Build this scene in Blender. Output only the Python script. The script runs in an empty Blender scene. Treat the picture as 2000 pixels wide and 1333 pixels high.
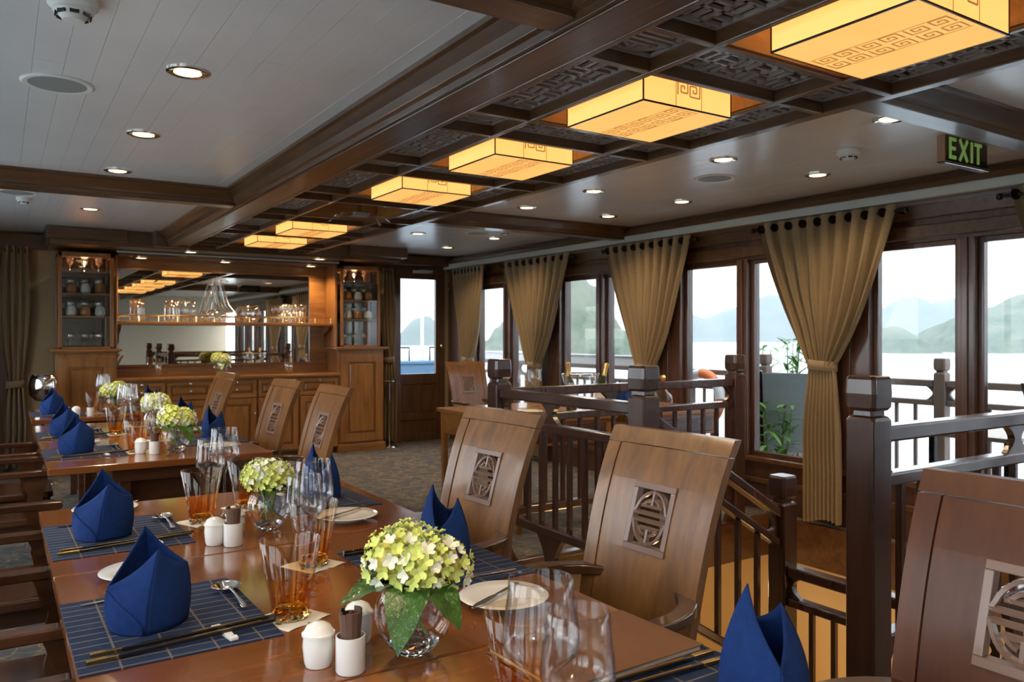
import bpy, math, random
from mathutils import Vector, Matrix
R = math.radians
PI = math.pi
rnd = random.Random(7)
S = bpy.context.scene
COL = S.collection

# ------------------------------------------------------------------ camera, sky, exposure
FPX, YAW, EYE = 1549.0, 32.85, 1.38
cam_d = bpy.data.cameras.new('camera')
cam = bpy.data.objects.new('camera', cam_d)
COL.objects.link(cam)
cam.location = (0, 0, EYE)
cam.rotation_euler = (R(90), 0, R(-YAW))
cam_d.sensor_width = 36.0
cam_d.lens = FPX * 36.0 / 2000.0
cam_d.shift_y = -(666.5 - 657.0) / 2000.0
cam_d.clip_start = 0.05
cam_d.clip_end = 3000
cam_d.dof.use_dof = True
cam_d.dof.focus_distance = 2.1
cam_d.dof.aperture_fstop = 7.5
S.camera = cam

world = bpy.data.worlds.new('world')
S.world = world
world.use_nodes = True
wn = world.node_tree
bgn = wn.nodes['Background']
bgn.inputs['Color'].default_value = (0.90, 0.955, 1.0, 1)
bgn.inputs['Strength'].default_value = 2.7
S.view_settings.view_transform = 'Standard'
S.view_settings.look = 'None'
S.view_settings.exposure = 1.4
S.view_settings.gamma = 1.0
S.view_settings.use_curve_mapping = False
S.cycles.max_bounces = 10
S.cycles.transparent_max_bounces = 24
S.cycles.transmission_bounces = 8
S.cycles.volume_bounces = 3
S.cycles.caustics_reflective = False
S.cycles.caustics_refractive = False
S.cycles.sample_clamp_indirect = 4.0

SPOT_W = 18.0
LANTERN_E = 0.42

# ------------------------------------------------------------------ mesh builder
class MB:
    def __init__(s):
        s.v = []; s.f = []
    def add(s, vs, fs):
        n = len(s.v)
        s.v += [tuple(v) for v in vs]
        s.f += [tuple(i + n for i in f) for f in fs]
        return s
    def box(s, x0, x1, y0, y1, z0, z1):
        return s.add([(x0,y0,z0),(x1,y0,z0),(x1,y1,z0),(x0,y1,z0),(x0,y0,z1),(x1,y0,z1),(x1,y1,z1),(x0,y1,z1)],
                     [(0,3,2,1),(4,5,6,7),(0,1,5,4),(1,2,6,5),(2,3,7,6),(3,0,4,7)])
    def hexa(s, p):
        return s.add(p, [(0,3,2,1),(4,5,6,7),(0,1,5,4),(1,2,6,5),(2,3,7,6),(3,0,4,7)])
    def bar(s, a, b, w, h, up=(0,0,1)):
        a = Vector(a); b = Vector(b); d = (b - a).normalized(); up = Vector(up)
        sd = d.cross(up)
        if sd.length < 1e-4: sd = d.cross(Vector((1,0,0)))
        sd.normalize(); u = sd.cross(d).normalized()
        q = []
        for p in (a, b):
            for i, j in ((-1,-1),(1,-1),(1,1),(-1,1)):
                q.append(p + sd*(i*w/2) + u*(j*h/2))
        return s.add(q, [(3,2,1,0),(4,5,6,7),(0,1,5,4),(1,2,6,5),(2,3,7,6),(3,0,4,7)])
    def tube(s, pts, r, n=8, cap=True):
        pts = [Vector(p) for p in pts]; m = len(pts)
        rs = r if isinstance(r, (list, tuple)) else [r]*m
        base = len(s.v); vs = []; fs = []
        prev = None
        for i, p in enumerate(pts):
            d = (pts[min(i+1, m-1)] - pts[max(i-1, 0)]).normalized()
            if prev is None:
                a = d.cross(Vector((0,0,1)))
                if a.length < 1e-3: a = d.cross(Vector((1,0,0)))
            else:
                a = prev - d*prev.dot(d)
            a.normalize(); prev = a; b = d.cross(a)
            for k in range(n):
                t = 2*PI*k/n
                vs.append(p + (a*math.cos(t) + b*math.sin(t))*rs[i])
        for i in range(m-1):
            for k in range(n):
                k2 = (k+1) % n
                fs.append((i*n+k, i*n+k2, (i+1)*n+k2, (i+1)*n+k))
        if cap:
            fs.append(tuple(range(n-1, -1, -1))); fs.append(tuple((m-1)*n+k for k in range(n)))
        return s.add(vs, fs)
    def lathe(s, prof, n=24, c=(0,0,0), capb=False, capt=False):
        vs = []; fs = []; m = len(prof)
        for r, z in prof:
            for k in range(n):
                t = 2*PI*k/n
                vs.append((c[0]+r*math.cos(t), c[1]+r*math.sin(t), c[2]+z))
        for i in range(m-1):
            for k in range(n):
                k2 = (k+1) % n
                fs.append((i*n+k, i*n+k2, (i+1)*n+k2, (i+1)*n+k))
        if capb: fs.append(tuple(range(n-1, -1, -1)))
        if capt: fs.append(tuple((m-1)*n+k for k in range(n)))
        return s.add(vs, fs)
    def prism(s, poly, axis, a, b):
        def P(u, v, w):
            return {'x': (w,u,v), 'y': (u,w,v), 'z': (u,v,w)}[axis]
        n = len(poly)
        vs = [P(u,v,a) for u,v in poly] + [P(u,v,b) for u,v in poly]
        fs = [tuple(range(n)), tuple(range(2*n-1, n-1, -1))] + [(i, i+n, (i+1)%n+n, (i+1)%n) for i in range(n)]
        return s.add(vs, fs)
    def grid(s, fn, nu, nv):
        vs = [fn(i/nu, j/nv) for j in range(nv+1) for i in range(nu+1)]
        fs = [(j*(nu+1)+i, j*(nu+1)+i+1, (j+1)*(nu+1)+i+1, (j+1)*(nu+1)+i) for j in range(nv) for i in range(nu)]
        return s.add(vs, fs)
    def xf(s, M, start=0):
        s.v = s.v[:start] + [tuple(M @ Vector(v)) for v in s.v[start:]]
        return s
    def build(s, name, mat, parent=None, smooth=False, bevel=0, label=None, sharp=35, solid=0):
        me = bpy.data.meshes.new(name)
        me.from_pydata(s.v, [], s.f)
        me.update()
        import bmesh
        bm = bmesh.new(); bm.from_mesh(me)
        bmesh.ops.recalc_face_normals(bm, faces=bm.faces)
        bm.to_mesh(me); bm.free()
        if smooth:
            for p in me.polygons: p.use_smooth = True
            me.set_sharp_from_angle(angle=R(sharp))
        me.materials.append(mat)
        o = bpy.data.objects.new(name, me)
        COL.objects.link(o)
        if parent is not None: o.parent = parent
        if bevel:
            m = o.modifiers.new('bevel', 'BEVEL'); m.width = bevel; m.segments = 2; m.limit_method = 'ANGLE'; m.angle_limit = R(40)
        if solid:
            m = o.modifiers.new('solid', 'SOLIDIFY'); m.thickness = solid; m.offset = 0
        if label: o['label'] = label
        return o

def thing(name, label, cat, loc=(0,0,0), rz=0, group=None):
    o = bpy.data.objects.new(name, None); COL.objects.link(o)
    o.empty_display_size = 0.1
    o.location = loc; o.rotation_euler = (0,0,rz)
    return tag(o, label, cat, group)
def tag(o, label, cat, group=None):
    o['label'] = label; o['category'] = cat
    if group: o['group'] = group
    return o
def struct(o):
    o['kind'] = 'structure'
    return o
def dup(root, loc, rz=None, label=None, group=None):
    r = root.copy(); COL.objects.link(r); r.location = loc
    if rz is not None: r.rotation_euler = (0,0,rz)
    if label: r['label'] = label
    if group: r['group'] = group
    def rec(src, dst):
        for ch in list(src.children):
            if ch.get('_own'): continue
            c = ch.copy(); COL.objects.link(c); c.parent = dst
            rec(ch, c)
    rec(root, r)
    return r

# ------------------------------------------------------------------ materials
def newmat(name):
    m = bpy.data.materials.new(name); m.use_nodes = True
    nt = m.node_tree
    return m, nt, nt.nodes['Principled BSDF']
def pm(name, col, rough=0.5, metal=0.0, coat=0.0, spec=0.5, sheen=0.0, noise=0.0, nscale=20, bump=0.0, bscale=60, trans=0.0, sub=0.0):
    m, nt, b = newmat(name)
    b.inputs['Base Color'].default_value = (*col, 1)
    b.inputs['Roughness'].default_value = rough
    b.inputs['Metallic'].default_value = metal
    b.inputs['Coat Weight'].default_value = coat
    b.inputs['Coat Roughness'].default_value = 0.12
    b.inputs['Specular IOR Level'].default_value = spec
    b.inputs['Sheen Weight'].default_value = sheen
    b.inputs['Transmission Weight'].default_value = trans
    tc = nt.nodes.new('ShaderNodeTexCoord')
    if noise:
        n = nt.nodes.new('ShaderNodeTexNoise'); n.inputs['Scale'].default_value = nscale; n.inputs['Detail'].default_value = 5
        nt.links.new(tc.outputs['Object'], n.inputs['Vector'])
        r = nt.nodes.new('ShaderNodeValToRGB')
        r.color_ramp.elements[0].position = 0.3; r.color_ramp.elements[1].position = 0.7
        r.color_ramp.elements[0].color = (*[c*(1-noise) for c in col], 1)
        r.color_ramp.elements[1].color = (*[min(1, c*(1+noise)) for c in col], 1)
        nt.links.new(n.outputs['Fac'], r.inputs['Fac'])
        nt.links.new(r.outputs['Color'], b.inputs['Base Color'])
    if bump:
        n = nt.nodes.new('ShaderNodeTexNoise'); n.inputs['Scale'].default_value = bscale
        nt.links.new(tc.outputs['Object'], n.inputs['Vector'])
        bp = nt.nodes.new('ShaderNodeBump'); bp.inputs['Strength'].default_value = bump; bp.inputs['Distance'].default_value = 0.01
        nt.links.new(n.outputs['Fac'], bp.inputs['Height'])
        nt.links.new(bp.outputs['Normal'], b.inputs['Normal'])
    return m
def wood(name, dark, light, rough=0.3, axis='z', coat=0.3, scale=1.0, spec=0.5):
    m, nt, b = newmat(name)
    tc = nt.nodes.new('ShaderNodeTexCoord')
    mp = nt.nodes.new('ShaderNodeMapping')
    sc = {'x': (1.2, 14, 14), 'y': (14, 1.2, 14), 'z': (14, 14, 1.2)}[axis]
    mp.inputs['Scale'].default_value = tuple(scale*v for v in sc)
    oi = nt.nodes.new('ShaderNodeObjectInfo')
    nt.links.new(tc.outputs['Object'], mp.inputs['Vector'])
    ml = nt.nodes.new('ShaderNodeMath'); ml.operation = 'MULTIPLY'; ml.inputs[1].default_value = 37.0
    nt.links.new(oi.outputs['Random'], ml.inputs[0]); nt.links.new(ml.outputs[0], mp.inputs['Location'])
    n = nt.nodes.new('ShaderNodeTexNoise'); n.inputs['Scale'].default_value = 1.0; n.inputs['Detail'].default_value = 6; n.inputs['Distortion'].default_value = 1.2
    nt.links.new(mp.outputs['Vector'], n.inputs['Vector'])
    n2 = nt.nodes.new('ShaderNodeTexNoise'); n2.inputs['Scale'].default_value = 6.0; n2.inputs['Detail'].default_value = 3
    nt.links.new(mp.outputs['Vector'], n2.inputs['Vector'])
    mx = nt.nodes.new('ShaderNodeMath'); mx.operation = 'MULTIPLY_ADD'; mx.inputs[1].default_value = 0.3
    nt.links.new(n2.outputs['Fac'], mx.inputs[0]); nt.links.new(n.outputs['Fac'], mx.inputs[2])
    r = nt.nodes.new('ShaderNodeValToRGB')
    r.color_ramp.elements[0].position = 0.42; r.color_ramp.elements[1].position = 0.88
    r.color_ramp.elements[0].color = (*dark, 1); r.color_ramp.elements[1].color = (*light, 1)
    nt.links.new(mx.outputs[0], r.inputs['Fac'])
    nt.links.new(r.outputs['Color'], b.inputs['Base Color'])
    b.inputs['Roughness'].default_value = rough
    b.inputs['Coat Weight'].default_value = coat
    b.inputs['Coat Roughness'].default_value = 0.12
    b.inputs['Specular IOR Level'].default_value = spec
    return m
def thin_glass(name, tint=(1,1,1), refl=0.9, rough=0.02, base=0.06, grad=None, power=2.2):
    m, nt, b = newmat(name)
    nt.nodes.remove(b)
    out = nt.nodes['Material Output']
    tr = nt.nodes.new('ShaderNodeBsdfTransparent'); tr.inputs['Color'].default_value = (*tint, 1)
    gl = nt.nodes.new('ShaderNodeBsdfGlossy'); gl.inputs['Roughness'].default_value = rough; gl.inputs['Color'].default_value = (refl, refl, refl, 1)
    lw = nt.nodes.new('ShaderNodeLayerWeight'); lw.inputs['Blend'].default_value = 0.5
    pw = nt.nodes.new('ShaderNodeMath'); pw.operation = 'POWER'; pw.inputs[1].default_value = power
    nt.links.new(lw.outputs['Facing'], pw.inputs[0])
    ma = nt.nodes.new('ShaderNodeMath'); ma.operation = 'MULTIPLY_ADD'; ma.inputs[1].default_value = 0.48; ma.inputs[2].default_value = base
    nt.links.new(pw.outputs[0], ma.inputs[0])
    mx = nt.nodes.new('ShaderNodeMixShader')
    nt.links.new(ma.outputs[0], mx.inputs['Fac']); nt.links.new(tr.outputs[0], mx.inputs[1]); nt.links.new(gl.outputs[0], mx.inputs[2])
    nt.links.new(mx.outputs[0], out.inputs['Surface'])
    if grad is None and name == 'clear_glass':
        pe = nt.nodes.new('ShaderNodeMath'); pe.operation = 'POWER'; pe.inputs[1].default_value = 5.0
        nt.links.new(lw.outputs['Facing'], pe.inputs[0])
        re_ = nt.nodes.new('ShaderNodeValToRGB')
        re_.color_ramp.elements[0].color = (*tint, 1); re_.color_ramp.elements[1].color = (0.38, 0.36, 0.34, 1)
        nt.links.new(pe.outputs[0], re_.inputs['Fac']); nt.links.new(re_.outputs['Color'], tr.inputs['Color'])
    if grad:
        tc = nt.nodes.new('ShaderNodeTexCoord'); sx = nt.nodes.new('ShaderNodeSeparateXYZ')
        nt.links.new(tc.outputs['Object'], sx.inputs[0])
        mr = nt.nodes.new('ShaderNodeMapRange'); mr.inputs['From Max'].default_value = 0.13
        nt.links.new(sx.outputs['Z'], mr.inputs['Value'])
        rp = nt.nodes.new('ShaderNodeValToRGB')
        rp.color_ramp.elements[0].color = (*grad[0], 1); rp.color_ramp.elements[1].color = (*grad[1], 1)
        nt.links.new(mr.outputs[0], rp.inputs['Fac']); nt.links.new(rp.outputs['Color'], tr.inputs['Color'])
    return m
def emis(name, col, strength):
    m, nt, b = newmat(name)
    b.inputs['Base Color'].default_value = (*col, 1)
    b.inputs['Emission Color'].default_value = (*col, 1)
    b.inputs['Emission Strength'].default_value = strength
    return m

M = {}
M['table'] = wood('table_wood', (0.150,0.045,0.010), (0.235,0.077,0.018), 0.16, 'x', 0.6)
M['chair'] = wood('chair_wood', (0.105,0.041,0.010), (0.225,0.095,0.022), 0.36, 'z', 0.28, 0.8)
M['chair_near'] = wood('near_chair_wood', (0.060,0.017,0.006), (0.100,0.031,0.010), 0.42, 'z', 0.08, 0.6, 0.3)
M['chair_red'] = wood('chair_dark_wood', (0.042,0.014,0.006), (0.088,0.032,0.013), 0.25, 'x', 0.5)
M['carved'] = pm('carved_wood', (0.17,0.098,0.070), 0.4, coat=0.3)
M['rail'] = wood('railing_wood', (0.027,0.011,0.007), (0.060,0.023,0.013), 0.25, 'z', 0.4, 0.5)
M['trim_y'] = wood('ceiling_trim_wood', (0.050,0.022,0.008), (0.105,0.050,0.019), 0.3, 'y', 0.4)
M['trim_x'] = wood('cross_beam_wood', (0.050,0.020,0.007), (0.110,0.050,0.017), 0.3, 'x', 0.4)
M['trim_z'] = wood('window_wood', (0.042,0.016,0.009), (0.092,0.038,0.019), 0.3, 'z', 0.4)
M['door_z'] = wood('door_wood', (0.055,0.024,0.010), (0.12,0.055,0.022), 0.3, 'z', 0.4)
M['bar_x'] = wood('bar_wood', (0.17,0.065,0.014), (0.32,0.135,0.034), 0.28, 'x', 0.4)
M['bar_z'] = wood('bar_upright_wood', (0.17,0.065,0.014), (0.32,0.135,0.034), 0.28, 'z', 0.4)
M['fret'] = pm('fretwork_wood', (0.32,0.27,0.24), 0.32, coat=0.4)
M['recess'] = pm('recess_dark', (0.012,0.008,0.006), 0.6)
M['plank'] = pm('painted_planks', (0.68,0.69,0.69), 0.30, coat=0.6, spec=0.7, noise=0.04, nscale=3)
M['plank'].node_tree.nodes['Principled BSDF'].inputs['Coat Roughness'].default_value = 0.22
M['cream'] = pm('cream_paint', (0.55,0.50,0.40), 0.7, noise=0.03)
M['tan'] = pm('tan_wall', (0.30,0.21,0.11), 0.7)
M['strip'] = pm('pale_strip_paint', (0.42,0.43,0.38), 0.45)
M['curtain'] = pm('curtain_cloth', (0.215,0.145,0.068), 0.8, sheen=0.3, noise=0.12, nscale=120, bump=0.15, bscale=300)
M['napkin'] = pm('napkin_cloth', (0.007,0.028,0.125), 0.9, spec=0.2, noise=0.15, nscale=60, bump=0.3, bscale=500)
M['china'] = pm('white_china', (0.80,0.78,0.74), 0.15, coat=0.4)
M['paper'] = pm('paper_coaster', (0.72,0.66,0.56), 0.8)
M['silver'] = pm('polished_steel', (0.75,0.73,0.70), 0.12, metal=1.0)
M['gold'] = pm('brass', (0.70,0.48,0.18), 0.2, metal=1.0)
M['black'] = pm('black_lacquer', (0.012,0.010,0.010), 0.25, coat=0.5)
M['leather'] = pm('menu_leather', (0.165,0.068,0.028), 0.35, coat=0.2, noise=0.1, bump=0.2, bscale=400)
M['brown_paper'] = pm('toothpick_paper', (0.12,0.06,0.04), 0.6)
M['white_plastic'] = pm('white_plastic', (0.62,0.62,0.58), 0.4)
M['grey_plastic'] = pm('grey_plastic', (0.22,0.23,0.22), 0.5)
M['glass'] = thin_glass('clear_glass', (0.985,0.985,0.985), 1.0, 0.015, 0.03, None, 2.3)
M['glass_far'] = thin_glass('sparkling_glass', (0.96,0.95,0.92), 1.0, 0.03, 0.16, None, 1.4)
M['pane'] = thin_glass('window_glass', (0.97,0.98,0.98), 0.9, 0.01, 0.03, None, 3.5)
M['pane_dimmed'] = thin_glass('outside_dimming_glass', (0.64,0.66,0.675), 0.9, 0.01, 0.015, None, 3.5)  # grey tint added to dim the bright outdoors seen through these panes
M['amber'] = thin_glass('amber_glass', (0.8,0.5,0.2), 1.0, 0.03, 0.025, ((0.92,0.62,0.22),(0.95,0.89,0.80)), 3.0)
M['amber_solid'] = pm('amber_base_glass', (1.0,0.72,0.30), 0.05, trans=1.0)
M['solid_glass'] = pm('thick_glass', (0.95,0.97,0.98), 0.02, trans=1.0)
M['mirror'] = pm('mirror_silver', (0.85,0.83,0.78), 0.01, metal=1.0)
M['leaf'] = pm('leaf_green', (0.030,0.085,0.012), 0.35, noise=0.35, nscale=40, coat=0.3, bump=0.4, bscale=90)
M['stem'] = pm('stem_green', (0.14,0.24,0.06), 0.5)
M['floret'] = pm('hydrangea_petal', (0.62,0.68,0.16), 0.6, noise=0.35, nscale=14, sheen=0.2)
M['floret_pale'] = pm('hydrangea_pale_petal', (0.80,0.80,0.62), 0.6, noise=0.1, nscale=20)
M['bud'] = pm('hydrangea_bud', (0.62,0.55,0.10), 0.6)
M['lamp'] = emis('downlight_lens', (1.0,0.78,0.42), 1.2)
M['exit_g'] = emis('exit_letter', (0.22,0.36,0.10), 0.14)
M['exit_b'] = pm('exit_panel', (0.012,0.016,0.012), 0.2, coat=0.5)
M['fabric_grey'] = pm('grey_sling_fabric', (0.36,0.42,0.46), 0.8, noise=0.1, nscale=200)
M['white_paint'] = pm('white_paint', (0.75,0.76,0.76), 0.5)
M['orange'] = pm('lifebuoy_orange', (0.8,0.20,0.05), 0.5)
M['red'] = pm('red_paint', (0.55,0.03,0.02), 0.4)
M['bottle'] = pm('green_bottle_glass', (0.012,0.035,0.012), 0.08, coat=0.5)
M['foil'] = pm('gold_foil', (0.75,0.50,0.15), 0.35, metal=0.8)
M['deckwood'] = pm('deck_boards', (0.52,0.46,0.40), 0.6)
M['groove'] = pm('dark_groove', (0.02,0.01,0.006), 0.6)

def lantern_mat(name='lantern_shade', k=1.0):
    m, nt, b = newmat(name)
    b.inputs['Base Color'].default_value = (0.62,0.42,0.18,1)
    b.inputs['Roughness'].default_value = 0.8
    tc = nt.nodes.new('ShaderNodeTexCoord')
    n = nt.nodes.new('ShaderNodeTexNoise'); n.inputs['Scale'].default_value = 5; n.inputs['Detail'].default_value = 4
    nt.links.new(tc.outputs['Object'], n.inputs['Vector'])
    r = nt.nodes.new('ShaderNodeValToRGB')
    r.color_ramp.elements[0].color = (0.90,0.40,0.085,1); r.color_ramp.elements[1].color = (1.0,0.50,0.14,1)
    nt.links.new(n.outputs['Fac'], r.inputs['Fac'])
    nt.links.new(r.outputs['Color'], b.inputs['Emission Color'])
    b.inputs['Emission Strength'].default_value = LANTERN_E*k
    return m
M['lantern'] = lantern_mat()
M['lantern_side'] = lantern_mat('lantern_side_shade', 1.25)
M['lantern_line'] = emis('lantern_motif', (0.50,0.24,0.06), 0.22)

def carpet_mat():
    m, nt, b = newmat('patterned_carpet')
    tc = nt.nodes.new('ShaderNodeTexCoord')
    n = nt.nodes.new('ShaderNodeTexNoise'); n.inputs['Scale'].default_value = 7; n.inputs['Detail'].default_value = 3
    ad = nt.nodes.new('ShaderNodeMixRGB'); ad.blend_type = 'ADD'; ad.inputs['Fac'].default_value = 0.22
    nt.links.new(tc.outputs['Object'], n.inputs['Vector']); nt.links.new(tc.outputs['Object'], ad.inputs[1]); nt.links.new(n.outputs['Color'], ad.inputs[2])
    v = nt.nodes.new('ShaderNodeTexVoronoi'); v.feature = 'DISTANCE_TO_EDGE'; v.inputs['Scale'].default_value = 6.0
    nt.links.new(ad.outputs[0], v.inputs['Vector'])
    n2 = nt.nodes.new('ShaderNodeTexNoise'); n2.inputs['Scale'].default_value = 9; n2.inputs['Detail'].default_value = 2
    nt.links.new(tc.outputs['Object'], n2.inputs['Vector'])
    r = nt.nodes.new('ShaderNodeValToRGB')
    e = r.color_ramp.elements
    e[0].position = 0.0; e[0].color = (0.24,0.16,0.07,1)
    e[1].position = 0.045; e[1].color = (0.030,0.032,0.038,1)
    r2 = nt.nodes.new('ShaderNodeValToRGB')
    r2.color_ramp.elements[0].position = 0.44; r2.color_ramp.elements[0].color = (0.034,0.037,0.044,1)
    r2.color_ramp.elements[1].position = 0.60; r2.color_ramp.elements[1].color = (0.095,0.075,0.052,1)
    nt.links.new(v.outputs['Distance'], r.inputs['Fac']); nt.links.new(n2.outputs['Fac'], r2.inputs['Fac'])
    mx = nt.nodes.new('ShaderNodeMixRGB'); mx.blend_type = 'LIGHTEN'; mx.inputs['Fac'].default_value = 0.75
    nt.links.new(r2.outputs['Color'], mx.inputs[1]); nt.links.new(r.outputs['Color'], mx.inputs[2])
    nt.links.new(mx.outputs[0], b.inputs['Base Color'])
    b.inputs['Roughness'].default_value = 0.95; b.inputs['Sheen Weight'].default_value = 0.05
    return m
M['carpet'] = carpet_mat()

def mat_cloth():
    m, nt, b = newmat('woven_placemat')
    tc = nt.nodes.new('ShaderNodeTexCoord')
    br = nt.nodes.new('ShaderNodeTexBrick')
    br.offset = 0.0
    br.inputs['Scale'].default_value = 1.0
    br.inputs['Brick Width'].default_value = 0.088; br.inputs['Row Height'].default_value = 0.036
    br.inputs['Mortar Size'].default_value = 0.0027; br.inputs['Mortar Smooth'].default_value = 0.4
    br.inputs['Color1'].default_value = (0.010,0.024,0.066,1); br.inputs['Color2'].default_value = (0.015,0.031,0.080,1)
    br.inputs['Mortar'].default_value = (0.16,0.13,0.11,1)
    mp = nt.nodes.new('ShaderNodeMapping'); mp.inputs['Location'].default_value = (0.03, 0.012, 0)
    nt.links.new(tc.outputs['Object'], mp.inputs['Vector']); nt.links.new(mp.outputs[0], br.inputs['Vector'])
    nt.links.new(br.outputs['Color'], b.inputs['Base Color'])
    w = nt.nodes.new('ShaderNodeTexWave'); w.inputs['Scale'].default_value = 180; w.bands_direction = 'Y'
    nt.links.new(tc.outputs['Object'], w.inputs['Vector'])
    bp = nt.nodes.new('ShaderNodeBump'); bp.inputs['Strength'].default_value = 0.3; bp.inputs['Distance'].default_value = 0.002
    nt.links.new(w.outputs['Fac'], bp.inputs['Height']); nt.links.new(bp.outputs[0], b.inputs['Normal'])
    b.inputs['Roughness'].default_value = 0.85; b.inputs['Specular IOR Level'].default_value = 0.25
    return m
M['mat'] = mat_cloth()

def sea_mat():
    m, nt, b = newmat('sea_water')
    b.inputs['Base Color'].default_value = (0.44,0.49,0.52,1); b.inputs['Roughness'].default_value = 0.45  # sky reflection put into a pale matte colour that also lights the ceiling
    tc = nt.nodes.new('ShaderNodeTexCoord')
    n = nt.nodes.new('ShaderNodeTexNoise'); n.inputs['Scale'].default_value = 0.35; n.inputs['Detail'].default_value = 6
    nt.links.new(tc.outputs['Object'], n.inputs['Vector'])
    bp = nt.nodes.new('ShaderNodeBump'); bp.inputs['Strength'].default_value = 0.5; bp.inputs['Distance'].default_value = 0.4
    nt.links.new(n.outputs['Fac'], bp.inputs['Height']); nt.links.new(bp.outputs[0], b.inputs['Normal'])
    return m
M['sea'] = sea_mat()
def hill_mat(name, c1, c2, sc):
    m, nt, b = newmat(name)
    tc = nt.nodes.new('ShaderNodeTexCoord')
    n = nt.nodes.new('ShaderNodeTexNoise'); n.inputs['Scale'].default_value = sc; n.inputs['Detail'].default_value = 8; n.inputs['Roughness'].default_value = 0.7
    nt.links.new(tc.outputs['Object'], n.inputs['Vector'])
    r = nt.nodes.new('ShaderNodeValToRGB')
    r.color_ramp.elements[0].position = 0.38; r.color_ramp.elements[1].position = 0.62
    r.color_ramp.elements[0].color = (*c1, 1); r.color_ramp.elements[1].color = (*c2, 1)
    nt.links.new(n.outputs['Fac'], r.inputs['Fac']); nt.links.new(r.outputs['Color'], b.inputs['Base Color'])
    bp = nt.nodes.new('ShaderNodeBump'); bp.inputs['Strength'].default_value = 0.6; bp.inputs['Distance'].default_value = 3
    nt.links.new(n.outputs['Fac'], bp.inputs['Height']); nt.links.new(bp.outputs[0], b.inputs['Normal'])
    b.inputs['Roughness'].default_value = 0.95
    return m
M['hill'] = hill_mat('karst_vegetation', (0.035,0.075,0.025), (0.16,0.17,0.11), 0.09)
M['hill_far'] = hill_mat('far_karst_vegetation', (0.05,0.08,0.05), (0.11,0.12,0.09), 0.03)

# ------------------------------------------------------------------ room shell
XL, XR, YF, YB, ZC = -0.85, 5.10, -3.2, 9.45, 2.42
HX0, HX1, HY0, HY1 = 2.45, 4.97, 1.56, 4.07      # stairwell opening
fl = MB()
fl.box(XL, HX0, YF, YB, -0.22, 0).box(HX1, XR, YF, YB, -0.22, 0).box(HX0, HX1, YF, HY0, -0.22, 0).box(HX0, HX1, HY1, YB, -0.22, 0)
floor = struct(fl.build('floor', M['carpet']))
e = MB()
e.box(HX0-0.015, HX0+0.012, HY0, HY1, -0.26, 0.012).box(HX1-0.012, HX1+0.015, HY0, HY1, -0.30, 0.012)
e.box(HX0, HX1, HY0-0.015, HY0+0.012, -0.26, 0.012).box(HX0, HX1, HY1-0.012, HY1+0.015, -0.30, 0.012)
e.build('stairwell_edge', M['trim_x'], floor)

ceil = struct(MB().box(XL, XR, YF, YB, ZC+0.02, ZC+0.12).build('ceiling', M['plank']))
bays = [(YF, 1.80), (1.99, 5.73), (5.92, 8.95)]
def planks(x0, x1):
    n = max(1, round((x1-x0)/0.105)); w = (x1-x0)/n
    for (ya, yb) in bays:
        for i in range(n):
            cut = ya + (yb-ya)*rnd.uniform(0.25, 0.8)
            segs = [(ya, cut-0.001), (cut+0.001, yb)] if rnd.random() < 0.45 else [(ya, yb)]
            for (a, b) in segs:
                dz = rnd.uniform(0, 0.0010)
                MB().box(x0+i*w+0.0005, x0+(i+1)*w-0.0005, a, b, ZC+dz, ZC+0.019).build('plank', M['plank'], ceil)
planks(0.0-0.84, 1.36)
planks(2.86, 5.06)

# long beam beside the coffers
lb = MB().prism([(1.585,2.29),(1.40,2.29),(1.40,2.315),(1.385,2.325),(1.375,2.36),(1.345,2.395),(1.325,2.40),(1.325,2.425),(1.585,2.425)], 'y', YF, 8.62)
beam_l = struct(lb.build('trim_1', M['trim_y'], None, bevel=0.002))
MB().prism([(1.415,2.281),(1.50,2.281),(1.50,2.291),(1.415,2.291)], 'y', YF, 8.62).build('moulding', M['trim_y'], beam_l, bevel=0.004)
MB().box(2.90, 2.845, YF, 8.62, 2.29, 2.425)
beam_r = struct(MB().box(2.825, 2.875, YF, 8.62, 2.29, 2.425).build('trim_2', M['trim_y'], None, bevel=0.004))
# cross beams
def cross_beam(n, x0, x1, y0, y1):
    t = struct(MB().box(x0, x1, y0+0.03, y1-0.03, 2.30, ZC+0.02).build('trim_%d' % n, M['trim_x'], None, bevel=0.004))
    for s, ya in ((-1, y0), (1, y1)):
        yi = y0+0.03 if s < 0 else y1-0.03
        MB().prism([(yi, 2.325), (yi+s*0.008, 2.33), (yi+s*0.008, 2.345), (yi+s*0.02, 2.375), (yi+s*0.03, 2.40), (yi+s*0.045, 2.405), (yi+s*0.045, 2.421), (yi, 2.421)], 'x', x0, x1).build('crown_moulding', M['trim_x'], t)
    return t
cross_beam(3, XL, 1.40, 1.80, 1.98)
cross_beam(4, 2.875, 5.06, 1.80, 1.98)
cross_beam(5, XL, 1.40, 5.74, 5.93)
cross_beam(6, 2.875, 5.06, 5.74, 5.93)

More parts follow.
